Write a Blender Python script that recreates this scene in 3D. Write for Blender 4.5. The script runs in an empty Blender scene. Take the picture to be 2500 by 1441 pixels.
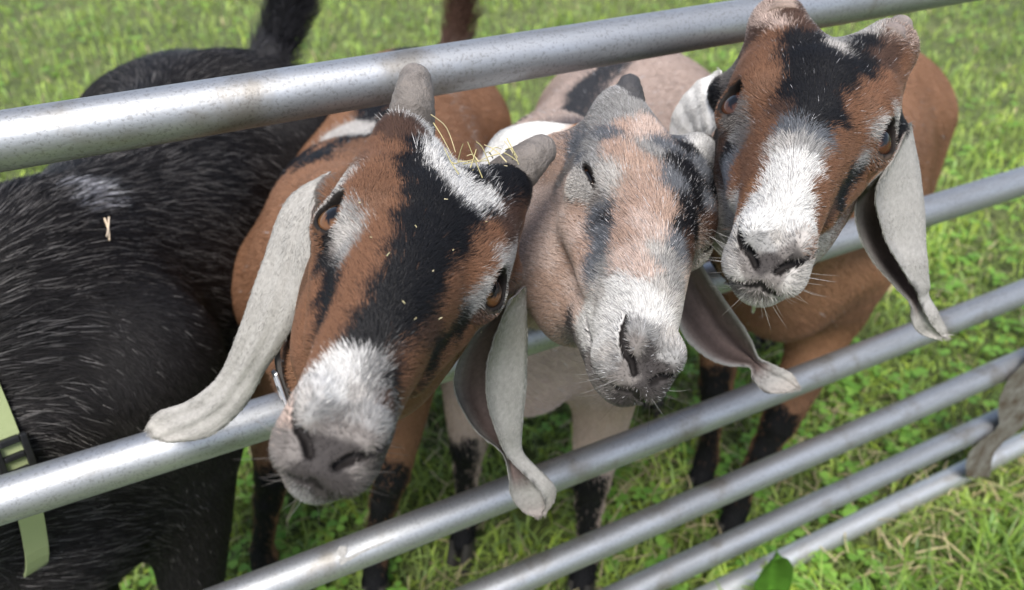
import bpy, math, random
import numpy as np
from mathutils import Matrix, Vector

random.seed(4)
RNG = np.random.default_rng(7)
SC = bpy.context.scene
COL = SC.collection

# ------------------------------------------------------------------ camera
# world: X along the gate, Y away from the viewer (gate plane Y = 0), Z up, ground Z = 0
F_PX = 1808.58                                   # focal length for a 2500 px wide frame
CAM = np.array([0.0, -0.52903, 1.11398])
RC = np.array([[0.90208308, -0.25925005, 0.34501526],
               [-0.43077289, -0.49257586, 0.75617705],
               [-0.0261455, -0.83074258, -0.55604242]])      # columns: right, down, forward
cd = bpy.data.cameras.new('camera')
cam = bpy.data.objects.new('camera', cd)
COL.objects.link(cam)
m = Matrix.Identity(4)
for i in range(3):
    m[i][0], m[i][1], m[i][2], m[i][3] = RC[i][0], -RC[i][1], -RC[i][2], CAM[i]
cam.matrix_world = m
cd.sensor_width = 36.0
cd.lens = 36.0 * F_PX / 2500.0
cd.clip_start = 0.02
cd.clip_end = 500.0
cd.dof.use_dof = True
cd.dof.focus_distance = 0.44
cd.dof.aperture_fstop = 7.0
SC.camera = cam

# ------------------------------------------------------------------ sky, sun, exposure
w = bpy.data.worlds.new('World')
SC.world = w
w.use_nodes = True
nt = w.node_tree
bg = nt.nodes['Background']
sky = nt.nodes.new('ShaderNodeTexSky')
sky.sky_type = 'NISHITA'
sky.sun_disc = False
SUN_EL, SUN_AZ = math.radians(58), math.radians(215)     # azimuth measured from +Y towards +X
sky.sun_elevation = SUN_EL
sky.sun_rotation = SUN_AZ
sky.air_density = 1.0
sky.dust_density = 2.5
hs = nt.nodes.new('ShaderNodeHueSaturation')
hs.inputs['Saturation'].default_value = 0.75
nt.links.new(sky.outputs[0], hs.inputs['Color'])
nt.links.new(hs.outputs[0], bg.inputs['Color'])
bg.inputs['Strength'].default_value = 0.10
sd = bpy.data.lights.new('sun', 'SUN')
sd.energy = 2.2
sd.angle = math.radians(22)
sd.color = (1.0, 0.96, 0.90)
sun = bpy.data.objects.new('sun', sd)
COL.objects.link(sun)
sdir = Vector((math.sin(SUN_AZ) * math.cos(SUN_EL), math.cos(SUN_AZ) * math.cos(SUN_EL), math.sin(SUN_EL)))
sun.rotation_euler = sdir.to_track_quat('Z', 'Y').to_euler()
sun.location = (0, 0, 6)
SC.view_settings.view_transform = 'Standard'
SC.view_settings.look = 'None'
SC.view_settings.gamma = 1
SC.view_settings.exposure = 1.25
SC.render.engine = 'CYCLES'
SC.cycles.max_bounces = 6
SC.cycles.use_denoising = True
SC.cycles_curves.shape = 'RIBBONS'


def at(px, py, depth):
    """A point of the place seen at (px, py) in the 2500 x 1441 photograph, `depth` metres along the view axis."""
    return CAM + RC @ (np.array([(px - 1250) / F_PX, (py - 720.5) / F_PX, 1.0]) * depth)


# ------------------------------------------------------------------ helpers
def tag(o, label=None, cat=None, group=None, kind=None):
    if label: o['label'] = label
    if cat: o['category'] = cat
    if group: o['group'] = group
    if kind: o['kind'] = kind
    return o


def empty(name, loc=(0, 0, 0)):
    o = bpy.data.objects.new(name, None)
    COL.objects.link(o)
    o.location = loc
    return o


def link(name, data, parent=None):
    o = bpy.data.objects.new(name, data)
    COL.objects.link(o)
    if parent is not None:
        o.parent = parent
        off = Vector((0, 0, 0))
        p = parent
        while p is not None:
            off += p.location
            p = p.parent
        o.location = -off        # mesh data is kept in world coordinates
    return o


def mesh(name, V, Fq=None, Ft=None, mat=None, parent=None, smooth=True, col=None):
    me = bpy.data.meshes.new(name)
    V = np.asarray(V, np.float32)
    faces = []
    Fq = np.zeros((0, 4), np.int32) if Fq is None else np.asarray(Fq, np.int32).reshape(-1, 4)
    Ft = np.zeros((0, 3), np.int32) if Ft is None else np.asarray(Ft, np.int32).reshape(-1, 3)
    nl = Fq.size + Ft.size
    me.vertices.add(len(V)); me.vertices.foreach_set('co', V.ravel())
    me.loops.add(nl)
    me.loops.foreach_set('vertex_index', np.concatenate([Fq.ravel(), Ft.ravel()]))
    npoly = len(Fq) + len(Ft)
    me.polygons.add(npoly)
    st = np.concatenate([np.arange(len(Fq)) * 4, Fq.size + np.arange(len(Ft)) * 3])
    me.polygons.foreach_set('loop_start', st.astype(np.int32))
    me.polygons.foreach_set('use_smooth', np.full(npoly, smooth))
    me.update(calc_edges=True)
    me.validate()
    if col is not None:
        a = me.attributes.new('col', 'FLOAT_COLOR', 'POINT')
        c4 = np.ones((len(V), 4), np.float32); c4[:, :3] = col
        a.data.foreach_set('color', c4.ravel())
    if mat: me.materials.append(mat)
    return link(name, me, parent)


def tube(path, rad, n=16, close=True):
    """verts, quads, tris of a tube along path (k,3) with radii rad (k) """
    P = np.asarray(path, float); k = len(P)
    rad = np.broadcast_to(np.asarray(rad, float), (k,))
    T = np.gradient(P, axis=0); T /= np.linalg.norm(T, axis=1)[:, None]
    up = np.array([0, 0, 1.0]) if abs(T[0][2]) < .9 else np.array([1.0, 0, 0])
    V = []
    u = np.cross(up, T[0]); u /= np.linalg.norm(u)
    for i in range(k):
        u = u - T[i] * (u @ T[i]); u /= np.linalg.norm(u)
        v = np.cross(T[i], u)
        a = np.arange(n) / n * 2 * math.pi
        V.append(P[i] + rad[i] * (np.cos(a)[:, None] * u + np.sin(a)[:, None] * v))
    V = np.concatenate(V)
    Q = []
    for i in range(k - 1):
        for j in range(n):
            j2 = (j + 1) % n
            Q.append((i * n + j, i * n + j2, (i + 1) * n + j2, (i + 1) * n + j))
    Tn = []
    if close:
        for e, base in ((0, 0), (1, (k - 1) * n)):
            c = len(V); V = np.vstack([V, P[0] if e == 0 else P[-1]])
            for j in range(n):
                j2 = (j + 1) % n
                Tn.append((c, base + j2, base + j) if e == 0 else (c, base + j, base + j2))
    return V, Q, Tn


class Mat:
    def __init__(s, name):
        s.m = bpy.data.materials.new(name); s.m.use_nodes = True
        s.t = s.m.node_tree; s.b = s.t.nodes['Principled BSDF']
    def node(s, t, **kw):
        n = s.t.nodes.new(t)
        for k, v in kw.items(): setattr(n, k, v)
        return n
    def link(s, a, b): s.t.links.new(a, b)
    def noise(s, scale, detail=4, rough=.6, vec=None, dist=0):
        n = s.node('ShaderNodeTexNoise')
        n.inputs['Scale'].default_value = scale; n.inputs['Detail'].default_value = detail
        n.inputs['Roughness'].default_value = rough; n.inputs['Distortion'].default_value = dist
        if vec is not None: s.link(vec, n.inputs['Vector'])
        return n
    def ramp(s, fac, stops):
        r = s.node('ShaderNodeValToRGB'); s.link(fac, r.inputs[0])
        e = r.color_ramp.elements
        while len(e) > 2: e.remove(e[-1])
        for i, (p, c) in enumerate(stops):
            el = e[i] if i < 2 else e.new(p)
            el.position = p; el.color = (*c, 1) if len(c) == 3 else c
        return r
    def mix(s, fac, a, b, mode='MIX'):
        n = s.node('ShaderNodeMix', data_type='RGBA', blend_type=mode)
        for sock, v in ((n.inputs[0], fac), (n.inputs[6], a), (n.inputs[7], b)):
            if isinstance(v, (int, float)): sock.default_value = v
            elif isinstance(v, tuple): sock.default_value = (*v, 1) if len(v) == 3 else v
            else: s.link(v, sock)
        return n.outputs[2]
    def bump(s, h, strength, dist):
        b = s.node('ShaderNodeBump'); b.inputs['Strength'].default_value = strength
        b.inputs['Distance'].default_value = dist; s.link(h, b.inputs['Height'])
        s.link(b.outputs[0], s.b.inputs['Normal'])
    def set(s, **kw):
        for k, v in kw.items():
            k = k.replace('_', ' ')
            s.b.inputs[k].default_value = v
        return s


# ------------------------------------------------------------------ materials
def mat_galv(lo=(.27, .28, .295), hi=(.43, .445, .47)):
    M = Mat('galvanised_steel')
    tc = M.node('ShaderNodeTexCoord').outputs['Object']
    mp = M.node('ShaderNodeMapping'); mp.inputs['Scale'].default_value = (9, 60, 60); M.link(tc, mp.inputs[0])
    n1 = M.noise(1.0, 6, .65, mp.outputs[0])
    n2 = M.noise(420, 3, .6, tc)
    n3 = M.noise(14, 5, .6, tc)
    c = M.ramp(n1.outputs[0], [(.3, lo), (.7, hi)])
    sp = M.ramp(n2.outputs[0], [(.36, (.55, .53, .5)), (.46, (1, 1, 1))])
    c2 = M.mix(.55, c.outputs[0], sp.outputs[0], 'MULTIPLY')
    st = M.ramp(n3.outputs[0], [(.30, (.62, .55, .45)), (.45, (1, 1, 1))])
    c3 = M.mix(.75, c2, st.outputs[0], 'MULTIPLY')
    M.link(c3, M.b.inputs['Base Color'])
    r = M.ramp(n1.outputs[0], [(.3, (.60, .60, .60)), (.7, (.46, .46, .46))])
    M.link(r.outputs[0], M.b.inputs['Roughness'])
    M.set(Metallic=.86)
    M.bump(n2.outputs[0], .25, .0006)
    return M.m


def mat_attr(name, rough=.6, spec=.3, noise=None, sub=0):
    M = Mat(name)
    a = M.node('ShaderNodeAttribute', attribute_name='col').outputs['Color']
    c = a
    if noise:
        n = M.noise(noise[0], 4, .6, M.node('ShaderNodeTexCoord').outputs['Object'])
        r = M.ramp(n.outputs[0], [(.3, (1 - noise[1],) * 3), (.7, (1 + noise[1],) * 3)])
        c = M.mix(1.0, a, r.outputs[0], 'MULTIPLY')
        M.bump(n.outputs[0], .3, .001)
    M.link(c, M.b.inputs['Base Color'])
    M.set(Roughness=rough)
    M.b.inputs['Specular IOR Level'].default_value = spec
    return M.m


def mat_fur(name, rough=.42, spec=.3):
    M = Mat(name)
    a = M.node('ShaderNodeAttribute', attribute_name='col').outputs['Color']
    M.link(a, M.b.inputs['Base Color'])
    M.set(Roughness=rough)
    M.b.inputs['Specular IOR Level'].default_value = spec
    return M.m


def mat_plain(name, c, rough=.5, spec=.4, metal=0, nscale=60, namt=.25, bump=.3, bd=.001):
    M = Mat(name)
    tc = M.node('ShaderNodeTexCoord').outputs['Object']
    n = M.noise(nscale, 5, .6, tc)
    lo = tuple(x * (1 - namt) for x in c); hi = tuple(min(1, x * (1 + namt)) for x in c)
    r = M.ramp(n.outputs[0], [(.3, lo), (.7, hi)])
    M.link(r.outputs[0], M.b.inputs['Base Color'])
    M.set(Roughness=rough, Metallic=metal)
    M.b.inputs['Specular IOR Level'].default_value = spec
    M.bump(n.outputs[0], bump, bd)
    return M.m


def mat_grass():
    M = Mat('grass_blade')
    a = M.node('ShaderNodeAttribute', attribute_name='col').outputs['Color']
    M.link(a, M.b.inputs['Base Color'])
    M.set(Roughness=.5)
    M.b.inputs['Specular IOR Level'].default_value = .35
    tr = M.node('ShaderNodeBsdfTranslucent'); M.link(a, tr.inputs[0])
    mx = M.node('ShaderNodeMixShader'); mx.inputs[0].default_value = .42
    M.link(M.b.outputs[0], mx.inputs[1]); M.link(tr.outputs[0], mx.inputs[2])
    M.link(mx.outputs[0], M.t.nodes['Material Output'].inputs[0])
    return M.m


def mat_ground():
    M = Mat('turf_soil')
    tc = M.node('ShaderNodeTexCoord').outputs['Object']
    n = M.noise(30, 6, .65, tc); n2 = M.noise(1.2, 4, .6, tc)
    r = M.ramp(n.outputs[0], [(.3, (.04, .045, .018)), (.6, (.10, .12, .04)), (.8, (.20, .19, .09))])
    r2 = M.ramp(n2.outputs[0], [(.35, (.7, .8, .6)), (.65, (1.1, 1.1, 1))])
    M.link(M.mix(1.0, r.outputs[0], r2.outputs[0], 'MULTIPLY'), M.b.inputs['Base Color'])
    M.set(Roughness=.95)
    M.bump(n.outputs[0], .6, .02)
    return M.m


def mat_horn(c0, c1):
    M = Mat('horn_keratin')
    a = M.node('ShaderNodeAttribute', attribute_name='col').outputs['Color']
    tc = M.node('ShaderNodeTexCoord').outputs['Object']
    n = M.noise(90, 6, .7, tc, .4)
    r = M.ramp(n.outputs[0], [(.3, (.6, .58, .56)), (.52, (1, 1, 1)), (.75, (1.25, 1.2, 1.15))])
    M.link(M.mix(1.0, a, r.outputs[0], 'MULTIPLY'), M.b.inputs['Base Color'])
    M.set(Roughness=.55)
    M.bump(n.outputs[0], 1.0, .004)
    return M.m


def mat_eye():
    M = Mat('eye_surface')
    a = M.node('ShaderNodeAttribute', attribute_name='col').outputs['Color']
    M.link(a, M.b.inputs['Base Color'])
    M.set(Roughness=.06)
    M.b.inputs['Specular IOR Level'].default_value = .4
    M.b.inputs['Coat Weight'].default_value = 0.0
    M.b.inputs['Coat Roughness'].default_value = .02
    return M.m


GALV = mat_galv()
GALV_NEW = mat_galv((.42, .43, .44), (.66, .67, .68))
SKIN = mat_attr('goat_skin', .75, .2, (260, .15))
FUR = mat_fur('goat_hair')
GRASS = mat_grass()
SOIL = mat_ground()
HORN = mat_horn(None, None)
EYE = mat_eye()
HOOF = mat_plain('hoof_horn', (.03, .027, .024), .5)
BUCKLE = mat_plain('black_plastic', (.012, .012, .013), .4, nscale=200, bump=.1)
STEEL = mat_plain('ring_steel', (.45, .45, .45), .3, metal=.9, nscale=150)
STRAP_DARK = mat_plain('dark_leather', (.03, .026, .023), .55, nscale=180)
HAY = mat_attr('hay_stem', .7, .2)


def mat_web():
    M = Mat('woven_webbing')
    tc = M.node('ShaderNodeTexCoord').outputs['UV']
    ck = M.node('ShaderNodeTexBrick'); M.link(tc, ck.inputs[0])
    ck.inputs['Scale'].default_value = 26; ck.inputs['Mortar Size'].default_value = .03
    ck.inputs['Color1'].default_value = (.36, .42, .20, 1); ck.inputs['Color2'].default_value = (.43, .48, .26, 1)
    ck.inputs['Mortar'].default_value = (.16, .20, .08, 1)
    M.link(ck.outputs[0], M.b.inputs['Base Color']); M.set(Roughness=.8)
    M.bump(ck.outputs[1], -.6, .0012)
    return M.m
WEB = mat_web()

# ------------------------------------------------------------------ ground
def build_ground():
    R = 120.0
    n = 24
    # one sheet: fine in the middle, coarse to the horizon
    g = np.concatenate([-np.geomspace(R, 2, 14), np.linspace(-1.6, 1.6, 41), np.geomspace(2, R, 14)])
    X, Y = np.meshgrid(g, g)
    Z = .008 * np.sin(X * 3.1 + .4) * np.cos(Y * 2.7) + .006 * np.sin(X * 7.3 + Y * 5.1) - .012
    Z = np.where(np.hypot(X, Y) > 20, -.012, Z)
    V = np.stack([X.ravel(), Y.ravel(), Z.ravel()], 1)
    k = len(g); Q = []
    I = np.arange(k * k).reshape(k, k)
    Q = np.stack([I[:-1, :-1].ravel(), I[:-1, 1:].ravel(), I[1:, 1:].ravel(), I[1:, :-1].ravel()], 1)
    o = mesh('ground', V, Q, mat=SOIL)
    tag(o, 'grassy field soil under the goats and gate', 'ground', kind='structure')


def polar(n, r0, rmax, cx=.5, cy=-.5, ymin=-1.0):
    # radial density 1/(r0^2 + r^2) about a spot in front of the gate
    u = RNG.random(n * 2)
    r = r0 * np.sqrt(np.exp(u * math.log(1 + (rmax / r0) ** 2)) - 1)
    a = RNG.random(n * 2) * 2 * math.pi
    x, y = cx + r * np.cos(a), cy + r * np.sin(a)
    k = (y > ymin)
    return x[k][:n], y[k][:n], r[k][:n]


def hash_noise(x, y, s, seed):
    """smooth value noise on a lattice of spacing s"""
    r = np.random.default_rng(seed); T = r.random((64, 64))
    xi, yi = x / s, y / s
    i, j = np.floor(xi).astype(int), np.floor(yi).astype(int)
    fx, fy = xi - i, yi - j
    fx, fy = fx * fx * (3 - 2 * fx), fy * fy * (3 - 2 * fy)
    g = lambda a, b: T[a % 64, b % 64]
    return (g(i, j) * (1 - fx) + g(i + 1, j) * fx) * (1 - fy) + (g(i, j + 1) * (1 - fx) + g(i + 1, j + 1) * fx) * fy


def build_grass():
    N = 130000
    x, y, r = polar(N, 1.1, 11.0)
    N = len(x)
    hn = hash_noise(x, y, .22, 3); hn2 = hash_noise(x, y, .07, 5)
    near = np.clip((-y - .02) * 6, 0, 1) * np.clip((x - .4) * 2, 0, 1)     # unmown strip on the viewer's side of the gate
    h = (.022 + .042 * RNG.random(N) ** 1.6) * (.45 + 1.15 * hn) * (1 + .9 * near) * (1 + .12 * r)
    wd = (.0020 + .0036 * RNG.random(N) ** 1.5) * (1 + .16 * r)
    yaw = RNG.random(N) * 2 * math.pi
    lean = (.25 + .85 * RNG.random(N))
    d = np.stack([np.cos(yaw), np.sin(yaw), 0 * yaw], 1)
    sd_ = np.stack([-np.sin(yaw + .5 * (RNG.random(N) - .5)), np.cos(yaw), 0 * yaw], 1)
    P = np.stack([x, y, np.full(N, -.012)], 1)
    up = np.array([0, 0, 1.0])
    p1 = P + up * (h * .5)[:, None] + d * (h * .22 * lean)[:, None]
    p2 = P + up * (h * (.95 - .35 * lean))[:, None] + d * (h * .75 * lean)[:, None]
    p3 = P + up * (h * (1.05 - .75 * lean))[:, None] + d * (h * 1.35 * lean)[:, None]
    s = sd_ * (wd / 2)[:, None]
    V = np.stack([P - s * .7, P + s * .7, p1 - s, p1 + s, p2 - s * .7, p2 + s * .7, p3], 1).reshape(-1, 3)
    b = np.arange(N)[:, None] * 7
    Q = np.concatenate([b + np.array([0, 1, 3, 2]), b + np.array([2, 3, 5, 4])])
    T = b + np.array([4, 5, 6])
    t = RNG.random(N)
    green = np.stack([.235 + .19 * t, .36 + .20 * t, .065 + .07 * RNG.random(N)], 1) * (.40 + 1.0 * hn2)[:, None] * (.8 + .4 * RNG.random(N))[:, None]
    dry = np.array([.52, .44, .25]) * (.6 + .6 * RNG.random(N))[:, None]
    isdry = (RNG.random(N) < .03 + .10 * (hash_noise(x, y, .35, 9) > .55) * (y < .7))
    green *= (1 - .42 * near)[:, None] * np.where(near[:, None] > .3, np.array([.85, 1, .9]), 1)     # the uncut strip is a darker, lusher sward
    c = np.where(isdry[:, None], dry, green)
    o = mesh('grass', V, Q, T, GRASS, col=np.repeat(c, 7, 0))
    tag(o, 'short green mown grass of the field around the goats', 'grass', kind='stuff')

    # clover and plantain leaves low in the sward
    N = 9000
    x, y, r = polar(N, .9, 7.0); N = len(x)
    k = hash_noise(x, y, .3, 21) > .42
    x, y, r = x[k], y[k], r[k]; N = len(x)
    V = []; T = []; C = []
    h = .012 + .03 * RNG.random(N)
    for leaf in range(3):
        a = RNG.random(N) * .5 + leaf * 2.1 + (x * 91 % 6.28)
        sz = (.007 + .010 * RNG.random(N)) * (1 + .12 * r)
        d = np.stack([np.cos(a), np.sin(a), .35 * (RNG.random(N) - .35)], 1); e = np.stack([-np.sin(a), np.cos(a), .3 * (RNG.random(N) - .5)], 1)
        P = np.stack([x, y, h], 1)
        ring = [P, P + (d * .45 + e * .42) * sz[:, None], P + (d * 1.0 + e * .5) * sz[:, None], P + (d * 1.25) * sz[:, None] - np.array([0, 0, .002]),
                P + (d * 1.0 - e * .5) * sz[:, None], P + (d * .45 - e * .42) * sz[:, None]]
        V.append(np.stack(ring, 1).reshape(-1, 3))
        b = (np.arange(N) * 6 + leaf * N * 6)[:, None]
        T += [b + np.array([0, 1, 2]), b + np.array([0, 2, 3]), b + np.array([0, 3, 4]), b + np.array([0, 4, 5])]
        g = RNG.random(N)
        C.append(np.repeat(np.stack([.15 + .13 * g, .33 + .18 * g, .05 + .04 * g], 1), 6, 0))
    o = mesh('clover', np.concatenate(V), None, np.concatenate(T), GRASS, col=np.concatenate(C))
    tag(o, 'small round clover leaves spread through the grass', 'clover', kind='stuff')

    # dry clippings lying on top
    N = 9000
    x, y, r = polar(N, .9, 6.0); N = len(x)
    k = (hash_noise(x, y, .3, 31) > .40) & (y < 2.2); x, y, r = x[k], y[k], r[k]; N = len(x)
    a = RNG.random(N) * 6.283; L = .02 + .07 * RNG.random(N); z = .015 + .032 * RNG.random(N)
    wd = .0014 + .0020 * RNG.random(N)
    d = np.stack([np.cos(a), np.sin(a), .5 * (RNG.random(N) - .5)], 1); e = np.stack([-np.sin(a), np.cos(a), 0 * a], 1)
    P = np.stack([x, y, z], 1)
    bow = e * (.25 * (RNG.random(N) - .5))[:, None]
    pts = [P - d * L[:, None] / 2, P + bow * L[:, None] + np.array([0, 0, .004]), P + d * L[:, None] / 2]
    V = np.stack([q for p in pts for q in (p - e * wd[:, None] / 2, p + e * wd[:, None] / 2)], 1).reshape(-1, 3)
    b = np.arange(N)[:, None] * 6
    Q = np.concatenate([b + np.array([0, 1, 3, 2]), b + np.array([2, 3, 5, 4])])
    c = np.array([.58, .50, .30]) * (.5 + .7 * RNG.random(N))[:, None]
    gm = RNG.random(N) < .35; c[gm] = np.array([.22, .28, .09]) * (.7 + .6 * RNG.random(gm.sum()))[:, None]
    o = mesh('dry_grass', V, Q, None, GRASS, col=np.repeat(c, 6, 0))
    tag(o, 'dry straw coloured clippings lying on the grass', 'clippings', kind='stuff')


# ------------------------------------------------------------------ gate
BAR_Z = [0.9457, 0.6712, 0.4585, 0.2922, 0.1501, 0.0300]
BAR_R = [.0182, .019, .019, .019, .019, .019]
def build_gate():
    g = empty('metal_gate', (.9, 0, 0))
    tag(g, 'galvanised steel field gate of six round tube rails', 'gate')
    x0, x1 = -1.25, 2.75
    for z, r in zip(BAR_Z, BAR_R):
        xs = np.linspace(x0, x1, 60)
        sag = .0012 * np.sin(xs * 2.3 + z * 9)
        P = np.stack([xs, .0008 * np.sin(xs * 3.1 + z * 5), z + sag], 1)
        V, Q, T = tube(P, r, 32)
        mesh('rail', V, Q, T, GALV_NEW if z < .1 else GALV, g)
    for x in (x0, x1):
        V, Q, T = tube([(x, 0, z) for z in np.linspace(.0, .9457 + .018, 12)], .021, 24)
        mesh('end_post', V, Q, T, GALV, g)
    return g


# ------------------------------------------------------------------ signed distance tools
def smin(a, b, k):
    h = np.clip(.5 + .5 * (b - a) / k, 0, 1)
    return b + (a - b) * h - k * h * (1 - h)


def smax(a, b, k): return -smin(-a, -b, k)


def rcone(p, a, b, r1, r2):
    a = np.asarray(a, float); b = np.asarray(b, float); ab = b - a
    t = np.clip((p - a) @ ab / (ab @ ab), 0, 1)
    return np.linalg.norm(p - a - t[:, None] * ab, axis=1) - (r1 + (r2 - r1) * t)


def ellip(p, c, r, R=None):
    q = p - np.asarray(c, float)
    if R is not None: q = q @ R
    r = np.asarray(r, float)
    k0 = np.linalg.norm(q / r, axis=1); k1 = np.linalg.norm(q / r ** 2, axis=1) + 1e-9
    return k0 * (k0 - 1) / k1


def hermite(xs, ys, x):
    """Catmull-Rom through (xs, ys[k, c]) evaluated at x"""
    xs = np.asarray(xs, float); ys = np.asarray(ys, float)
    m_ = np.gradient(ys, xs, axis=0)
    i = np.clip(np.searchsorted(xs, x) - 1, 0, len(xs) - 2)
    hh = xs[i + 1] - xs[i]; t = np.clip((x - xs[i]) / hh, 0, 1)
    t2, t3 = t * t, t * t * t
    o = lambda v: v[:, None]
    return (o(2 * t3 - 3 * t2 + 1) * ys[i] + o((t3 - 2 * t2 + t) * hh) * m_[i]
            + o(-2 * t3 + 3 * t2) * ys[i + 1] + o((t3 - t2) * hh) * m_[i + 1])


_A = np.array([[math.cos(k * th) for k in range(5)] for th in np.radians([0, 45, 90, 135, 180])])
_AI = np.linalg.inv(_A)


class Loft:
    """star shaped sections along x: stations (x, cz, r0, r45, r90, r135, r180)"""
    def __init__(s, st, soft=.8):
        st = np.asarray(st, float)
        s.x = st[:, 0]; s.cz = st[:, 1:2]; s.co = st[:, 2:] @ _AI.T; s.soft = soft
    def __call__(s, p):
        c = hermite(s.x, np.hstack([s.cz, s.co]), p[:, 0])
        y = np.abs(p[:, 1]); z = p[:, 2] - c[:, 0]
        th = np.arctan2(y, z)
        r = sum(c[:, 1 + k] * np.cos(k * th) for k in range(5))
        d = (np.hypot(y, z) - r) * s.soft
        over = np.maximum(s.x[0] - p[:, 0], p[:, 0] - s.x[-1])
        return np.where(over > 0, np.hypot(np.maximum(d, 0), over), d)


def surface_net(field, lo, hi, h, levels=4, lip=1.6, keep=None):
    H = h * 2 ** levels
    lo = np.asarray(lo, float); n0 = np.ceil((np.asarray(hi) - lo) / H).astype(int)
    cells = np.stack(np.meshgrid(*[np.arange(n) for n in n0], indexing='ij'), -1).reshape(-1, 3)
    sz = H
    for L in range(levels + 1):
        d = field(lo + (cells + .5) * sz)
        cells = cells[np.abs(d) < sz * .87 * lip]
        if L < levels:
            off = np.array([[i, j, k] for i in (0, 1) for j in (0, 1) for k in (0, 1)])
            cells = (cells[:, None, :] * 2 + off).reshape(-1, 3); sz /= 2
    if keep is not None: cells = cells[keep(lo + (cells + .5) * h)]
    key = lambda c: (c[:, 0].astype(np.int64) << 40) + (c[:, 1].astype(np.int64) << 20) + c[:, 2]
    off = np.array([[i, j, k] for i in (0, 1) for j in (0, 1) for k in (0, 1)])
    corners = (cells[:, None, :] + off).reshape(-1, 3)
    ck, inv = np.unique(key(corners), return_inverse=True)
    cc = np.stack([ck >> 40, (ck >> 20) & 0xFFFFF, ck & 0xFFFFF], 1)
    val = field(lo + cc * h)
    cv = val[inv].reshape(-1, 8)
    act = (cv.min(1) < 0) & (cv.max(1) >= 0)
    cells = cells[act]; cv = cv[act]
    acc = np.zeros((len(cells), 3)); cnt = np.zeros(len(cells))
    for a in range(8):
        for b in range(a + 1, 8):
            if np.abs(off[a] - off[b]).sum() != 1: continue
            s = (cv[:, a] < 0) != (cv[:, b] < 0)
            t = cv[:, a] / np.where(s, cv[:, a] - cv[:, b], 1)
            acc += np.where(s[:, None], off[a] + t[:, None] * (off[b] - off[a]), 0); cnt += s
    V = lo + (cells + acc / cnt[:, None]) * h
    order = np.argsort(key(cells)); sk = key(cells)[order]
    def find(c):
        k = key(c); i = np.clip(np.searchsorted(sk, k), 0, len(sk) - 1)
        return np.where(sk[i] == k, order[i], -1)
    Q = []
    cpos = {}
    for ax in range(3):
        e = np.zeros(3, int); e[ax] = 1
        nk = key(cc + e)
        j = np.clip(np.searchsorted(ck, nk), 0, len(ck) - 1)
        ok = ck[j] == nk
        s0 = val < 0; s1 = val[j] < 0
        m_ = ok & (s0 != s1)
        c = cc[m_]; flip = s0[m_]
        b = np.zeros(3, int); b[(ax + 1) % 3] = 1
        d = np.zeros(3, int); d[(ax + 2) % 3] = 1
        q = np.stack([find(c), find(c - b), find(c - b - d), find(c - d)], 1)
        q = np.where(flip[:, None], q, q[:, ::-1])
        Q.append(q[(q >= 0).all(1)])
    Q = np.concatenate(Q)
    return V, Q


def polish(field, V, it=1, e=.0008):
    for _ in range(it):
        d = field(V)
        g = np.stack([field(V + v * e) - d for v in np.eye(3)], 1) / e
        n2 = (g * g).sum(1) + 1e-6
        V = V - g * np.clip(d / n2, -.003, .003)[:, None] * .9
    return V


def vert_normals(V, Q):
    fn = np.cross(V[Q[:, 2]] - V[Q[:, 0]], V[Q[:, 3]] - V[Q[:, 1]])
    N = np.stack([sum(np.bincount(Q[:, k], fn[:, c], len(V)) for k in range(4)) for c in range(3)], 1)
    return N / (np.linalg.norm(N, axis=1)[:, None] + 1e-12)

# ------------------------------------------------------------------ goat anatomy
HEAD = Loft([
    (-.118, -.040, .035, .040, .035, .040, .040),
    (-.100, -.034, .058, .058, .046, .056, .060),
    (-.080, -.028, .072, .065, .051, .064, .074),
    (-.050, -.024, .080, .069, .052, .064, .083),
    (-.020, -.024, .080, .067, .047, .058, .084),
    (.005, -.026, .076, .061, .041, .048, .078),
    (.030, -.031, .067, .049, .0320, .0335, .058),
    (.060, -.037, .056, .0385, .0248, .0275, .045),
    (.085, -.043, .045, .0315, .0220, .0255, .038),
    (.108, -.048, .0345, .0255, .0208, .0225, .031),
    (.122, -.051, .0262, .0205, .0190, .0195, .023),
    (.134, -.054, .0182, .0155, .0152, .0148, .016),
    (.142, -.056, .0105, .0100, .0100, .0095, .010),
    (.1465, -.057, .001, .001, .001, .001, .001)], .75)
EYE_C = np.array([.004, .0405, .003])
EYE_OUT = np.array([.50, .62, .60]); EYE_OUT /= np.linalg.norm(EYE_OUT)
EYE_R = .0146
EYE_AX = np.array([.93, -.30, -.22]); EYE_AX -= EYE_OUT * (EYE_AX @ EYE_OUT); EYE_AX /= np.linalg.norm(EYE_AX)
EYE_UP = np.cross(EYE_OUT, EYE_AX); EYE_UP *= np.sign(EYE_UP[2])
EYE_M = np.stack([EYE_AX, EYE_UP, EYE_OUT], 1)


def polyline(p, pts):
    """distance to a chain of (x, y, z, radius)"""
    d = None
    for a, b in zip(pts[:-1], pts[1:]):
        e = rcone(p, a[:3], b[:3], a[3], b[3]); d = e if d is None else np.minimum(d, e)
    return d


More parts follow.
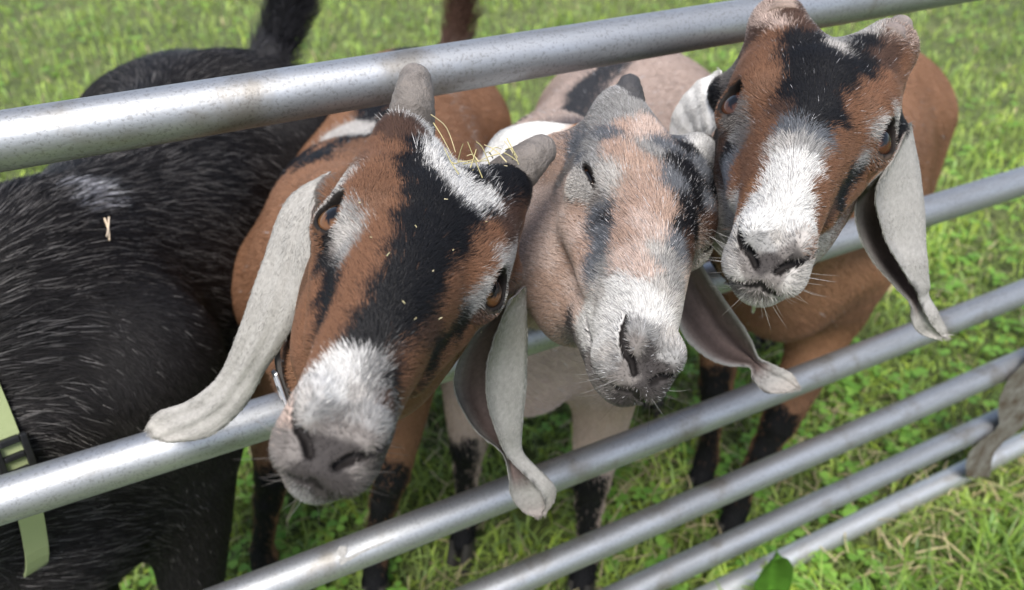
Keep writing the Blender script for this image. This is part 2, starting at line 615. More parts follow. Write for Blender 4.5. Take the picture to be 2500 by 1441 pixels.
def head_base(p, o):
    d = HEAD(p)
    d = smin(d, ellip(p, (-.010, .035, .014), (.036, .0165, .023)), .014)               # orbit / brow
    d = smin(d, rcone(p, (-.022, .030, .030), (-.050, .036, .036), .017, .017), .014)   # temple
    d = smin(d, rcone(p, (-.040, .016, .040), o['hb'], .021, o.get('hbr', .017)), .016)  # boss under the horn
    d = smax(d, -rcone(p, (-.075, 0, .078), (-.035, 0, .071), .012, .002), .022)        # dip between the bosses
    d = smin(d, rcone(p, (.005, .036, -.022), (.060, .0245, -.038), .009, .005), .014)  # cheek ridge
    d = smin(d, ellip(p, (-.045, .025, -.060), (.044, .018, .036)), .02)                # jaw muscle
    d = smin(d, rcone(p, (-.062, .046, .012), (-.066, .058, .006), .017, .013), .014)   # ear root
    d = smin(d, ellip(p, (.1275, .0120, -.0405), (.0150, .0085, .0125)), .008)          # nostril wing
    d = smin(d, ellip(p, (.125, .0100, -.0585), (.0180, .0108, .0100)), .008)           # upper lip
    d = smin(d, ellip(p, (.113, 0, -.0710), (.024, .0130, .0090)), .006)                # lower lip, chin
    return d


def snap(pts):
    """lay a chain of points onto the bare head surface"""
    A = np.array(pts, float)
    t = np.linspace(0, len(A) - 1, 4 * (len(A) - 1) + 1)
    A = np.stack([np.interp(t, np.arange(len(A)), A[:, c]) for c in range(4)], 1)
    p = A[:, :3]; o = dict(hb=(-.066, .036, .056))
    for _ in range(12):
        d = head_base(p, o)
        gr = np.stack([head_base(p + v * 4e-4, o) - d for v in np.eye(3)], 1) / 4e-4
        p = p - gr * (d / ((gr * gr).sum(1) + 1e-6))[:, None] * .7
        p[:, 1] = np.maximum(p[:, 1], 0)
    return [(*q, r) for q, r in zip(p, A[:, 3])]


MOUTH = snap([(.149, 0, -.0640, .0013), (.137, .0130, -.0650, .0015), (.112, .0225, -.0665, .0017), (.074, .0300, -.0600, .0014)])
NOSTRIL = snap([(.1425, .0055, -.0520, .0018), (.1400, .0095, -.0475, .0021), (.1350, .0135, -.0415, .0023), (.1265, .0175, -.0350, .0016), (.1190, .0195, -.0310, .0009)])
NOSTRIL_IN = [(x - .0028, y * .90, z - .0010, r * .8) for x, y, z, r in NOSTRIL]


def head_field(q, o):
    """q head-local: x to the nose, y to the goat's left, z up through the forehead"""
    p = q.copy(); p[:, 1] = np.abs(p[:, 1])
    d = head_base(p, o)
    d = smax(d, -rcone(p, (.148, 0, -.043), (.1525, 0, -.063), .0022, .0028), .005)     # philtrum
    near = p[:, 0] > .06
    if near.any():
        pn = p[near]; dn = d[near]
        dn = smax(dn, -polyline(pn, MOUTH), .003)
        dn = smax(dn, -polyline(pn, NOSTRIL), .002)
        d[near] = smax(dn, -polyline(pn, NOSTRIL_IN), .002)
    # eyelids over the ball, then the almond opening
    e = (p - EYE_C) @ EYE_M
    op = o.get('open', 1.0)
    d = smin(d, np.linalg.norm(e, axis=1) - (EYE_R + .0016), .007)
    up = e[:, 1] > 0
    r1 = np.where(up, .0098, .0086) * op + .0010
    hole = (np.sqrt((e[:, 0] / np.where(e[:, 0] > 0, .0126, .0108)) ** 2 + (e[:, 1] / r1) ** 2) - 1) * np.minimum(r1, .008)
    hole = np.maximum(hole, .004 - e[:, 2])
    return smax(d, -hole, .0016)


TRUNK = Loft([
    (-.610, .630, .010, .010, .010, .010, .010),
    (-.590, .625, .050, .060, .055, .060, .065),
    (-.520, .610, .110, .112, .098, .115, .135),
    (-.420, .590, .155, .146, .125, .145, .175),
    (-.290, .555, .178, .168, .155, .175, .190),
    (-.150, .550, .172, .162, .152, .170, .180),
    (-.020, .555, .178, .140, .108, .130, .160),
    (.060, .560, .155, .120, .094, .108, .140),
    (.130, .560, .105, .090, .075, .080, .095),
    (.175, .560, .010, .010, .010, .010, .010)], .8)


def bez(a, b, c, d, n):
    t = np.linspace(0, 1, n)[:, None]
    return (1 - t) ** 3 * a + 3 * t * (1 - t) ** 2 * b + 3 * t * t * (1 - t) * c + t ** 3 * d


def boxed(P, lo, hi, fn, m=.03):
    """fn inside the box grown by m; outside it the distance to the box, which is never too long"""
    d = np.linalg.norm(np.maximum(np.maximum(lo - P, P - hi), 0), axis=1) + .02
    k = d < m + .02
    if k.any(): d[k] = fn(P[k])
    return d


def turn(R, axis, deg):
    """head frame turned about one of its own axes"""
    a = math.radians(deg); c, s_ = math.cos(a), math.sin(a)
    M_ = np.eye(3); i, j = [(1, 2), (2, 0), (0, 1)][axis]
    M_[i, i] = M_[j, j] = c; M_[i, j] = -s_; M_[j, i] = s_
    return np.array(R) @ M_


class Goat:
    def __init__(s, **k):
        s.nk = (.35, .75, .585)
        s.__dict__.update(k)
        f = np.array([*s.fwd, 0.0]); f /= np.linalg.norm(f)
        s.F = f; s.L = np.array([-f[1], f[0], 0]); s.U = np.array([0, 0, 1.0])
        s.M = np.stack([s.F, s.L, s.U], 1)
        s.O = np.array([*s.withers, 0.0])
        s.Rh = np.array(s.Rh); s.P0 = np.array(s.P0)
        B = s.b2w
        n0, n1 = B((-.02, 0, .655)), s.h2w((-.085, 0, -.004))
        t0, t1 = B((.085, 0, s.nk[2])), s.h2w((-.068, 0, -.078))
        bx = -s.Rh[:, 0]
        ln = np.linalg.norm(n1 - n0)
        s.nape = bez(n0, n0 + (s.F * s.nk[0] + s.U * s.nk[1]) * ln * .42, n1 + (bx * .9 - s.Rh[:, 2] * .35) * ln * .30, n1, 6)
        s.throat = bez(t0, t0 + (s.F * s.nk[0] + s.U * (s.nk[1] + .05)) * ln * .40, t1 + (bx * .55 - s.Rh[:, 2] * .8) * ln * .25, t1, 6)
        s.nr = np.interp(np.linspace(0, 1, 6), [0, .5, 1], [.066, .050, .045]) * s.sc
        s.tr = np.interp(np.linspace(0, 1, 6), [0, .5, 1], [.074, .046, .030]) * s.sc
        s.legs = []
        for i, (fr, sd_) in enumerate(((1, 1), (1, -1), (0, 1), (0, -1))):
            dx, dy = s.feet[i]
            if fr: J = [(.03, .075, .58, .070), (-.005, .092 + dy * .3, .455, .046), (.012 + dx * .55, .080 + dy * .6, .255, .0275), (.008 + dx * .7, .078 + dy * .75, .20, .020), (.0 + dx, .075 + dy, .095, .0165), (.002 + dx, .075 + dy, .075, .0195), (.022 + dx, .075 + dy, .035, .021)]
            else: J = [(-.44, .065, .60, .105), (-.365, .092, .46, .072), (-.43 + dx * .5, .088, .36, .042), (-.515 + dx, .080 + dy, .275, .0265), (-.51 + dx, .080 + dy, .23, .020), (-.495 + dx, .078 + dy, .10, .0165), (-.492 + dx, .078 + dy, .078, .0195), (-.468 + dx, .078 + dy, .035, .021)]
            s.legs.append([(s.b2w((a, b * sd_, c)), r * (s.sc if c > .3 else 1) * s.ho.get('stout', 1)) for a, b, c, r in J])
        s.tailp = [s.b2w(p) for p in s.tail]

    def b2w(s, p): return s.O + s.M @ (np.asarray(p, float) * s.sc)
    def h2w(s, p): return s.P0 + s.Rh @ np.asarray(p, float)
    def w2b(s, P): return (P - s.O) @ s.M / s.sc
    def w2h(s, P): return (P - s.P0) @ s.Rh

    def comps(s, P):
        n = len(P)
        q = s.w2h(P)
        dh = np.linalg.norm(q - np.array([.02, 0, -.02]), axis=1) - .145
        near = dh < .04
        dh = np.maximum(dh, .03)
        if near.any(): dh[near] = head_field(q[near], s.ho)
        sl = s.ho.get('slim', 1.0); dt = TRUNK(s.w2b(P) / np.array([1, sl, 1])) * s.sc * min(sl, 1)
        def neck(p):
            dn = np.full(len(p), .5)
            for i in range(len(s.nr) - 1):
                a = rcone(p, s.nape[i], s.nape[i + 1], s.nr[i], s.nr[i + 1])
                c = rcone(p, s.throat[i], s.throat[i + 1], s.tr[i], s.tr[i + 1])
                e = rcone(p, (s.nape[i] + s.throat[i]) / 2, (s.nape[i + 1] + s.throat[i + 1]) / 2, s.nr[i] * .98, s.nr[i + 1] * .98)
                dn = smin(dn, smin(smin(a, c, .05), e, .04), .012)
            return dn
        pts = np.vstack([s.nape, s.throat])
        dn = boxed(P, pts.min(0) - .085, pts.max(0) + .085, neck)
        dl = np.full(n, .5)
        for L in s.legs:
            c = np.array([a for a, r in L])
            for j0, j1 in ((0, 3), (2, len(L))):
                seg = L[j0:j1]
                def one(p):
                    dd = np.full(len(p), .5)
                    for (a, r1), (c_, r2) in zip(seg[:-1], seg[1:]): dd = smin(dd, rcone(p, a, c_, r1, r2), .012)
                    return dd
                rm = max(r for a, r in seg) + .01
                dl = smin(dl, boxed(P, c[j0:j1].min(0) - rm, c[j0:j1].max(0) + rm, one), .006)
        def tail(p):
            dq = np.full(len(p), .5)
            for i in range(len(s.tailp) - 1):
                dq = smin(dq, rcone(p, s.tailp[i], s.tailp[i + 1], s.tailr[i], s.tailr[i + 1]), .01)
            return dq
        tp_ = np.array(s.tailp)
        dq = boxed(P, tp_.min(0) - .03, tp_.max(0) + .03, tail)
        if s.ho.get('deep'): dt = smin(dt, ellip(s.w2b(P), (.040, -.01, .455), (.13, .088, .115)) * s.sc, .05)
        return dh, dn, dt, dl, dq

    def field(s, P):
        dh, dn, dt, dl, dq = s.comps(P)
        d = smin(dt, dl, .045)
        d = smin(d, dq, .03)
        d = smin(d, dn, .06)
        return smin(d, dh, .022)

    def flow(s, P, W):
        """hair direction at P from the shares W of head, neck, trunk, legs, tail"""
        b = s.w2b(P)
        n = len(P)
        h = np.tile(-s.Rh[:, 0], (n, 1)) - s.Rh[:, 2] * .15
        ax = s.b2w((0, 0, .6)) - s.nape[-1]; ax /= np.linalg.norm(ax)
        nk = np.tile(ax, (n, 1)) - s.U * .25
        side = np.clip(np.abs(b[:, 1]) / .12, 0, 1)
        tk = -s.F + np.outer(side, -s.U * 1.0) + np.outer(np.sign(b[:, 1]) * .35, s.L)
        lg = np.tile(-s.U, (n, 1)) - s.F * .15
        tl = np.tile(s.tailp[-1] - s.tailp[0], (n, 1)); tl /= np.linalg.norm(tl, axis=1)[:, None]
        V = sum(W[:, i:i + 1] * v for i, v in enumerate((h, nk, tk, lg, tl)))
        return V / (np.linalg.norm(V, axis=1)[:, None] + 1e-9)


def vnoise3(P, s, seed):
    """smooth vector noise in space, -1..1"""
    T = np.random.default_rng(seed).random((4096, 3)) * 2 - 1
    x = P / s; i = np.floor(x).astype(np.int64); f = x - i; f = f * f * (3 - 2 * f)
    out = 0
    for a in (0, 1):
        for b in (0, 1):
            for c in (0, 1):
                k = ((i[:, 0] + a) * 73856093 ^ (i[:, 1] + b) * 19349663 ^ (i[:, 2] + c) * 83492791) & 4095
                wgt = np.abs(1 - a - f[:, 0]) * np.abs(1 - b - f[:, 1]) * np.abs(1 - c - f[:, 2])
                out = out + wgt[:, None] * T[k]
    return out


def tri_sample(V, Q, weight, n):
    """n random points on the quads; weight per quad"""
    T = np.concatenate([Q[:, [0, 1, 2]], Q[:, [0, 2, 3]]]); wq = np.concatenate([weight, weight])
    A = np.linalg.norm(np.cross(V[T[:, 1]] - V[T[:, 0]], V[T[:, 2]] - V[T[:, 0]]), axis=1) / 2 * wq
    c = np.cumsum(A); f = np.searchsorted(c, RNG.random(n) * c[-1])
    u, v = RNG.random(n), RNG.random(n); sw = u + v > 1
    u[sw], v[sw] = 1 - u[sw], 1 - v[sw]
    return T[f], np.stack([1 - u - v, u, v], 1)


def hair(name, root, nrm, dr, length, lift, rad, color, parent, jit=.18, clump=None, curl=.35, above=None):
    """hair curves: roots, surface normals, flow directions, lengths, lift (0 flat .. 1 upright), root radius, colours"""
    n = len(root); K = 4
    d = dr - nrm * (dr * nrm).sum(1)[:, None]
    d += RNG.normal(0, jit, (n, 3))
    if clump is not None:
        d = d + vnoise3(root, clump[0], 11) * clump[1] + vnoise3(root, clump[0] * 3.1, 12) * clump[1] * .8
    d -= nrm * (d * nrm).sum(1)[:, None]
    d /= np.linalg.norm(d, axis=1)[:, None] + 1e-9
    lf = np.broadcast_to(lift, (n,))[:, None]
    pts = np.zeros((n, K, 3)); p = root - nrm * .0006
    pts[:, 0] = p
    for k in range(1, K):
        t = (k - .5) / (K - 1)
        st = d * (1 - lf * .5) + nrm * (lf * (1.35 - curl * 2.2 * t))
        st /= np.linalg.norm(st, axis=1)[:, None]
        p = p + st * (length / (K - 1))[:, None]
        if above is not None: p = above(p, nrm, k)
        pts[:, k] = p
    cv = bpy.data.hair_curves.new(name)
    cv.add_curves([K] * n)
    cv.attributes['position'].data.foreach_set('vector', pts.astype(np.float32).ravel())
    ra = cv.attributes.new('radius', 'FLOAT', 'POINT')
    prof = np.array([1.0, .9, .65, .12])
    ra.data.foreach_set('value', (np.broadcast_to(rad, (n,))[:, None] * prof).astype(np.float32).ravel())
    ca = cv.attributes.new('col', 'FLOAT_COLOR', 'CURVE')
    c4 = np.ones((n, 4), np.float32); c4[:, :3] = color
    ca.data.foreach_set('color', c4.ravel())
    cv.materials.append(FUR)
    o = link(name, cv, parent)
    o['kind'] = 'stuff'
    return o


# coat colours (linear albedo)
PAL = {'K': (.009, .009, .011), 'B': (.215, .108, .062), 'D': (.085, .048, .034), 'W': (.80, .79, .775), 'G': (.33, .325, .32),
       'L': (.54, .515, .49), 'N': (.058, .051, .050), 'T': (.50, .355, .285), 'P': (.64, .50, .435), 'O': (.33, .165, .085),
       'S': (.13, .14, .16), 'M': (.21, .19, .18), 'E': (.03, .024, .022)}
PAL = {k: tuple(x * .76 for x in v) for k, v in PAL.items()}
# marked spots on each head: head-local millimetres and coat colour; the far side mirrors the near one
def spots(t):
    S = []
    for w_ in t.split():
        x, y, z, c = w_.split(',')
        x, y, z = float(x) / 1e3, float(y) / 1e3, float(z) / 1e3
        S += [(x, y, z, c, 0.0), (x, -y, z, c, .016)]
    S += [(-.06, .04, -.09, 'B' if len(S) else 'B', .02), (-.06, -.04, -.09, 'B', .02)]
    return S
SPOTS = {
    'g1': spots('''-43.1,-50,47.3,B -55.8,-56.5,29.7,B 13.2,-40.8,31.4,B 1.9,-34.5,40.5,B -20,-34.5,51.1,B -47.2,-45.6,57.2,D -38.5,-34.2,60.5,D -46.8,-30.8,65.9,D 25.1,-31.8,25.5,B 42.3,-20.3,20.1,B 25.4,-22.4,30.2,B 11.6,-25.4,38.7,B -2.9,-46.2,9.5,L 29.3,-36.8,9.8,L 1,-49.4,16,L 31.4,-35.1,3.9,L 28.2,-36.6,16.7,G 39.6,-31,3,G -52.8,-62.9,7.6,B -56.5,-67.2,6.4,M 15.6,-49.1,-6,B 21.7,-42.8,-4.1,K 27.5,-37.7,-5.2,M -9.3,-22.9,50.1,K 7.9,-21.6,42.6,K 20.8,-12.9,38.9,K 29.6,-1.8,36.2,K 39.1,-11.1,28.6,K 45.1,-1.3,27.6,K 30.8,11.2,33.4,K 14.5,19.8,39.5,K 60,-2.6,18.9,K 70.7,-6.4,10.9,K 54,8.9,20.9,K 32.8,18.4,27.9,K 83.9,-6.7,1.5,K 76.6,1.8,7.7,K 65.9,11.6,11.8,K 96.7,-7,-7.2,K 92.6,0.3,-3,K 83.1,9.7,0.7,K 106.4,-8,-14.6,K 106.6,0.5,-12.4,K -45.8,18.7,64.8,K -49.4,31.8,66.8,K -30.8,32.9,57.1,K -54.1,40.7,66.5,K -27.4,42.2,48.8,D 0.4,24.9,44.7,K -57.1,-20.9,66.3,W -22.9,-12.9,59,W -11.7,-2.7,54.8,W -0.5,4,51.8,W -5.9,14.3,51.2,W -8.5,22.6,49.8,W 0.8,21.9,45.7,W 5.5,10.7,48.4,W -62.1,-24,69.5,W -16.5,6.6,56.3,W -20.6,11,58.1,K -36.8,2.4,58.9,W -25.3,-25.3,57.8,K -1.4,-16.8,48.9,K 9.2,-7,47.5,K 17.4,6.2,43,K 8.9,33.1,37.6,B 24.2,30.5,27.1,B -3.6,39.5,40.9,D -51,56.2,28.9,B 33.4,27.6,18.2,B 24.7,37.2,23.2,B 53.1,23.9,7.5,B 57.5,26.1,-1.7,B 80.5,19.7,-8.3,D 16.9,44.1,24.6,L 25.4,41,15.3,L 1.7,51.1,16.6,L 26.9,39.8,7.7,G 26.7,38.8,-0.3,G -3.4,50.8,25.7,L 31.4,36.2,-10,K 50.7,30.2,-16,K 63,27.2,-17.7,K 22.6,41.2,-5.4,D 22,42.2,-17.9,B 46,33.9,-24.4,B 86.8,21.9,-21.3,B 103.3,16.5,-21.4,B 107.8,10.3,-17.4,D 71.7,-22,-5,B 64.2,-22,1.7,B 52.4,-23,9.6,B 87.1,-18.4,-11.6,B 94.2,-18.4,-17.6,B 100.7,-18.5,-23.6,B 85,-16.7,-7.2,B 67.2,-15.8,7.6,B 27.2,-38,-10.2,K 42.8,-32.5,-13.2,K 55,-29.4,-19.9,K 68.2,-26.2,-23.4,K 63,-27,-14.2,K 8.4,-47.6,-19.2,B -26.1,-47.8,-43.8,B -8.3,-42.6,-52.6,B 39.7,-36.8,-25.5,B 4.5,-36.2,-64.1,B 63.8,-30.3,-33.5,B 15.8,-28.7,-67,B 6.7,-30.6,-79.5,B 114.1,-10.6,-22.8,W 114.9,-4.5,-19.6,W 120.2,-12.9,-27.4,W 121.4,-4.7,-25,W 116.4,1.5,-20.2,G 111.1,4.8,-16.7,G 131.6,-13.5,-28.7,W 130.4,-6.4,-29.6,W 126,1,-28.1,L 121.5,6.4,-25.5,G 118.2,11.8,-26.4,G 133.1,-17.1,-31.6,L 136.9,-17.9,-35.9,L 140.5,-10.8,-34.6,G 134.5,-3.7,-34.1,G 133.4,4.2,-32.8,G 133.8,11.5,-29.2,G 139.9,-5.4,-39.8,M 138.3,1,-39.5,M 140.1,7.4,-37.5,M 142,-4.2,-45.7,N 141.7,2.2,-44.8,N 141.8,8.6,-43.7,N 144.3,1.9,-51.1,N 139.1,7.8,-51.3,N 143.5,-3.6,-50.4,N 145.3,-3.1,-54.8,N 141.9,-9.9,-50.4,M 135.8,13.9,-46.3,N 135.1,-19,-44.8,P 137.7,-17.7,-50.5,M 142,-14.2,-54.2,M 143.1,-13,-58.7,M 143.9,-9.5,-60.5,N 142.2,-4,-62.7,N 145.6,3.1,-57.4,N 144.2,8.9,-55.6,N 133,-8.5,-72.2,M 138.5,-1.6,-70.7,G 141.8,3.8,-65.2,N 141.6,12.7,-49.5,M 141.1,13.7,-35.9,M 138.2,13.3,-31.9,G 113.7,12.2,-24.2,K 110.5,10.9,-20.1,K 121,13.1,-27.6,D'''),
    'g2': spots('''-39.7,-35.3,61.8,G -44.1,-26.4,66.2,G -34.7,-40.7,54.6,G -44.5,-16.9,68.3,G -17.5,-38.7,47.7,T -14.2,-28.2,51.2,P -23.4,-17,59,P -12.6,-46.3,39.5,S -26.8,-42.2,48.7,G -36,-11.9,67.7,S -26.5,-5.9,64.8,S -37.4,8,60.7,S -17.8,11.1,56.8,K -1.8,-11.3,50.9,S 5.5,-17,46.1,G 12.1,-2.7,46.5,K 14.9,8.2,44.1,K 27.5,-4.6,37.1,S -12.6,19.1,52.8,S 12.4,17.3,42.2,K -13.9,28.1,51,S -36.6,25.1,63.2,W -40.1,33.6,62.8,W -35.1,20.2,63.1,W -41.8,39.6,60.7,W -35.2,42.3,53.5,K -8.9,38,44.7,K 23.1,19.3,33.8,K 43.9,10.6,26.1,K 62.8,4,16.8,K 48.7,17,19.1,K 17.2,28.4,33.9,S 23.1,34.9,26.6,D 75.2,2.5,8.6,S 65,13.7,11,D 9.3,-42,32.6,T 23,-41,21.3,L 28.6,-36,16.5,L 19.3,-33.5,30.7,T 17.5,-25.9,34.6,T 26.6,-17.4,32.6,T 32.9,-26.7,19.9,T 43,-18.1,21.7,T 50.5,-13.4,20.7,T 49.2,-25.7,7.3,T 61.1,-18.2,9.6,P 71.2,-11.2,8.3,P 66.6,-23.2,-3.1,T 82.2,-17,-5.4,P 80.7,-22.1,-14.7,P 84.5,-9.4,-0.2,L 89.1,-4.2,-1.2,G 94.6,-12.2,-9.1,P 59.6,-8,17.8,T -33.2,-54.2,15.8,S -12.5,-54,17.5,S -10.9,-52.5,25.2,G -17.5,-54.7,9.4,M -23.2,-53.7,-1.5,M 13.1,-53.5,-1,L 20.4,-46.9,1.7,L -13.5,-51.5,-7.6,P 6.8,-50.2,21.1,G -41.5,-55.3,3.1,T 26.8,-38.8,2,M 34.1,-34.3,-2.5,S 46,-31.2,-9,S 54.3,-29.3,-17.2,S 61.9,-28.4,-25.9,S 67.5,-28.2,-32.6,S 42.3,-31.8,-4.5,K 70,-26.1,-27.4,G -55,-55.3,-11,T -46.5,-51.9,-24.4,P 7.4,-47.9,-18.9,P 20.2,-41.9,-11.3,T -12.3,-43.8,-36.8,P 29.7,-40.5,-26.4,P -29.1,-48.5,-45.4,P -15.5,-45,-59.8,P 5.2,-36.1,-53.5,P 21.8,-28.8,-42.6,T 49.3,-33.8,-27.8,T 8.8,-33,-67.6,T 24.7,-24.5,-66.1,T 32.5,-23,-54.8,P 54.6,-19.9,-56,P 38.2,-19.2,-70.3,T 61.2,-29.8,-42.5,P 91.1,-21.9,-27.7,W 103.1,-17,-22.4,W 109.4,-10.1,-18.5,W 104.2,-2.4,-10.9,L 84.5,-23,-37.2,L 100.8,-21.6,-40.5,W 115.6,-16.1,-33,W 121.2,-8.5,-25.9,W 118.7,0.7,-22.1,W 101.4,3.1,-9.1,G 108.4,9.1,-16.9,L 127.2,7.7,-27.9,L 75.4,-17.2,-57,W 89.2,-16.8,-62,W 119.1,-21.5,-51.2,W 122.4,-21,-40.6,W 130.6,-2.1,-31.4,G 136.7,4.5,-35.7,G 135.1,-14.8,-30.6,G 141.7,-12.6,-36.6,M 137.8,-2.1,-38.6,N 141.3,5.7,-43.5,N 142.4,-0.8,-46.4,N 143.1,8.5,-52.2,N 146.2,0.3,-57.5,N 144.2,-6.7,-54.1,M 142.4,-12.5,-52.7,M 139.9,-16.6,-53.7,G 133.4,-20.3,-53.9,L 135.6,-19.2,-60.5,G 142.8,-12.5,-60.9,M 143,-3.9,-61.8,N 47.3,-6.6,-82.5,M 78.8,-10.6,-80.2,M 110.1,-13.2,-74.1,M 134.2,-10.3,-69.5,M 140.4,-1.8,-68.1,N 94.7,-12,-78.1,N 48.9,-15.9,-73.2,N'''),
    'g3': spots('''-15.4,-43.9,43.1,B -27,-39,51.8,B 2,-45.1,33.1,B 17.9,-35.7,31.1,B 26,-37.2,21.1,B 32.3,-28.4,18.7,B 37.6,-29.9,8.7,B 34.9,-33.1,2.4,M 57.3,-21.4,8.3,B 65.1,-22.9,-0.9,B 70,-24.4,-10.4,B 78.5,-23.6,-18.7,B 23.9,-29.2,27.9,B 55,-18.4,13.7,D 9.4,-46.6,22.7,B 35.2,-34.4,-5.8,M -36.2,-36.6,60.2,P -42.9,-42.9,61.5,P -37.5,-45.4,52.9,D -42.1,-33.2,66.2,D -29,-20.4,61.1,D -19,-21.3,55.9,K -15.1,-13.1,55.2,K 8.5,-15,45.5,K 22.5,-16.7,35.9,K 36.7,-16.1,27.2,K 13.5,-5,45.5,K 43.4,-8.7,27.1,K 31.5,-1.7,35.1,K 13.8,5,45.3,K -16.1,12.7,55.8,K -27.4,22.2,60,K 22.9,12.2,37.8,K 46.5,5.9,26.2,K 57.7,-3.9,20.1,K 64.1,4.5,15.9,K 53.6,12.9,19.1,K 73,4.1,9.9,S -7.8,24.9,48.7,K -19.9,32.1,52.3,D 69.2,-9.9,10.4,S -2.7,-4.5,52.4,K -20.7,4.5,57.6,G -47.3,14.1,64.3,L -12.2,2.6,54.9,L 18.3,17,38.6,K 6.6,20.8,43.6,K 80.7,-1,4.9,G 82.4,6.6,2.6,G 80.5,-9.4,2.6,L 92.4,-4.8,-3.6,W 98.6,3.2,-7.2,W 102.7,-8.5,-12.1,W 109.6,1.4,-14.8,W 92.5,4.1,-3.4,W 111.5,-10,-20,W 119.1,-0.2,-22.3,W 112.8,7.3,-19.3,W 115.4,-14,-27.4,W 133.4,-7.9,-30.3,W 129.5,2.7,-30.4,W 124.4,10,-27.1,W 136.3,-15.7,-32,W 65.8,-22.8,-47.1,L 77.9,-23.2,-39,L 26.8,-23.1,-68.7,L 129.7,14.8,-28.8,L 137,1.2,-38,L 133.5,-19.5,-48,L 138.9,-17.9,-55.4,L 137,16.3,-33.1,L 141.5,-8.6,-39.8,G 139.3,-2.1,-40.6,G 137.8,-8.3,-47.8,M 142.2,-0.1,-46.1,N 144.1,-2.7,-51,N 142.4,4.4,-46.9,N 141.1,6.8,-41.8,M 142,9.3,-43,N 136.8,-12.9,-47.3,M 144,-9.7,-55.7,M 144,-3.7,-60.8,M 145.4,3.9,-57.7,M 143.1,8.3,-52.3,M 143,-12.9,-59.5,L 134.8,-10.6,-68.9,M 140.7,0.5,-67.8,M 136.2,-2.2,-73.6,L 134.7,7.9,-71.1,L 142.5,12.9,-53.3,L 137.4,14,-47.6,L 15.9,-49.8,-4.3,M 12.3,-53.3,-3,B 22.2,-43.2,-1.8,M 28.4,-37.4,-10.2,G 29.2,-38.3,-15.7,K 16.7,-44,-13.7,D 40.6,-36,-24,S 52,-33.8,-32,S 54.9,-30.6,-25.2,B 68.1,-26.6,-26.7,B 85.9,-22.9,-26.9,B 88.3,-20.7,-18.4,B 97.9,-20,-26,O 2.8,-44.7,6.4,M -54.7,-64.2,10.5,K -54.5,-61.6,17.1,M 1.1,-50.5,15.7,B 24.7,-42.1,12,M 18.4,23.2,35.1,B 13.8,33.4,34.7,B -6,39.7,42.2,B -33.9,39.8,55.9,D -36.5,45.5,51.9,B 36.7,22.1,21.9,B 25.5,31.1,25.4,B 60.9,18.4,9.5,B 61.1,24.5,-0.9,B 81.3,15.1,-2.4,B 81.9,21,-12.6,B 99.1,14.9,-15.4,B 102.9,18.3,-25.4,B 39,29.1,9.1,B 17.1,40,29.2,B 1.6,44.6,33.8,B 24.4,41.3,17.8,L 9.4,45.9,22.2,L 5,48,27.3,L 26.1,40.6,12.8,G -54,63.6,10.3,K 26.5,40.1,7.7,B 29.3,37.1,-10.9,K 48.9,30.8,-16.6,K 62.4,27.6,-22.3,K 72.4,25.6,-30.7,D 29.4,36.7,-3.1,G 53,32.5,-28.2,K 26.9,40.1,-18.5,B 44.1,36.2,-30.5,B 65.5,29.2,-40.4,B 135.7,17.7,-34.2,B 17.6,43.5,-12.6,B'''),
}



def sample_colours(q, key, each=False):
    """coat colour at head-local points from the head's marked spots: the blend, or for single hairs one spot's colour"""
    S = SPOTS[key]
    pos = np.array([t[:3] for t in S]); col = np.array([PAL[t[3]] for t in S]); pen = np.array([t[4] for t in S])
    out = np.zeros((len(q), 3))
    for a in range(0, len(q), 20000):
        qq = q[a:a + 20000]
        d2 = ((qq[:, None, :] - pos[None]) ** 2).sum(2) + pen[None] ** 2
        wgt = 1 / (d2 + 1e-6) ** (3.8 if each else 3.5)
        wgt /= wgt.sum(1)[:, None]
        if each:
            k = (np.cumsum(wgt, 1) < RNG.random(len(qq))[:, None]).sum(1)
            c = col[np.minimum(k, len(S) - 1)]
            out[a:a + 20000] = .75 * c + .25 * (wgt @ col)
        else: out[a:a + 20000] = wgt @ col
    return out


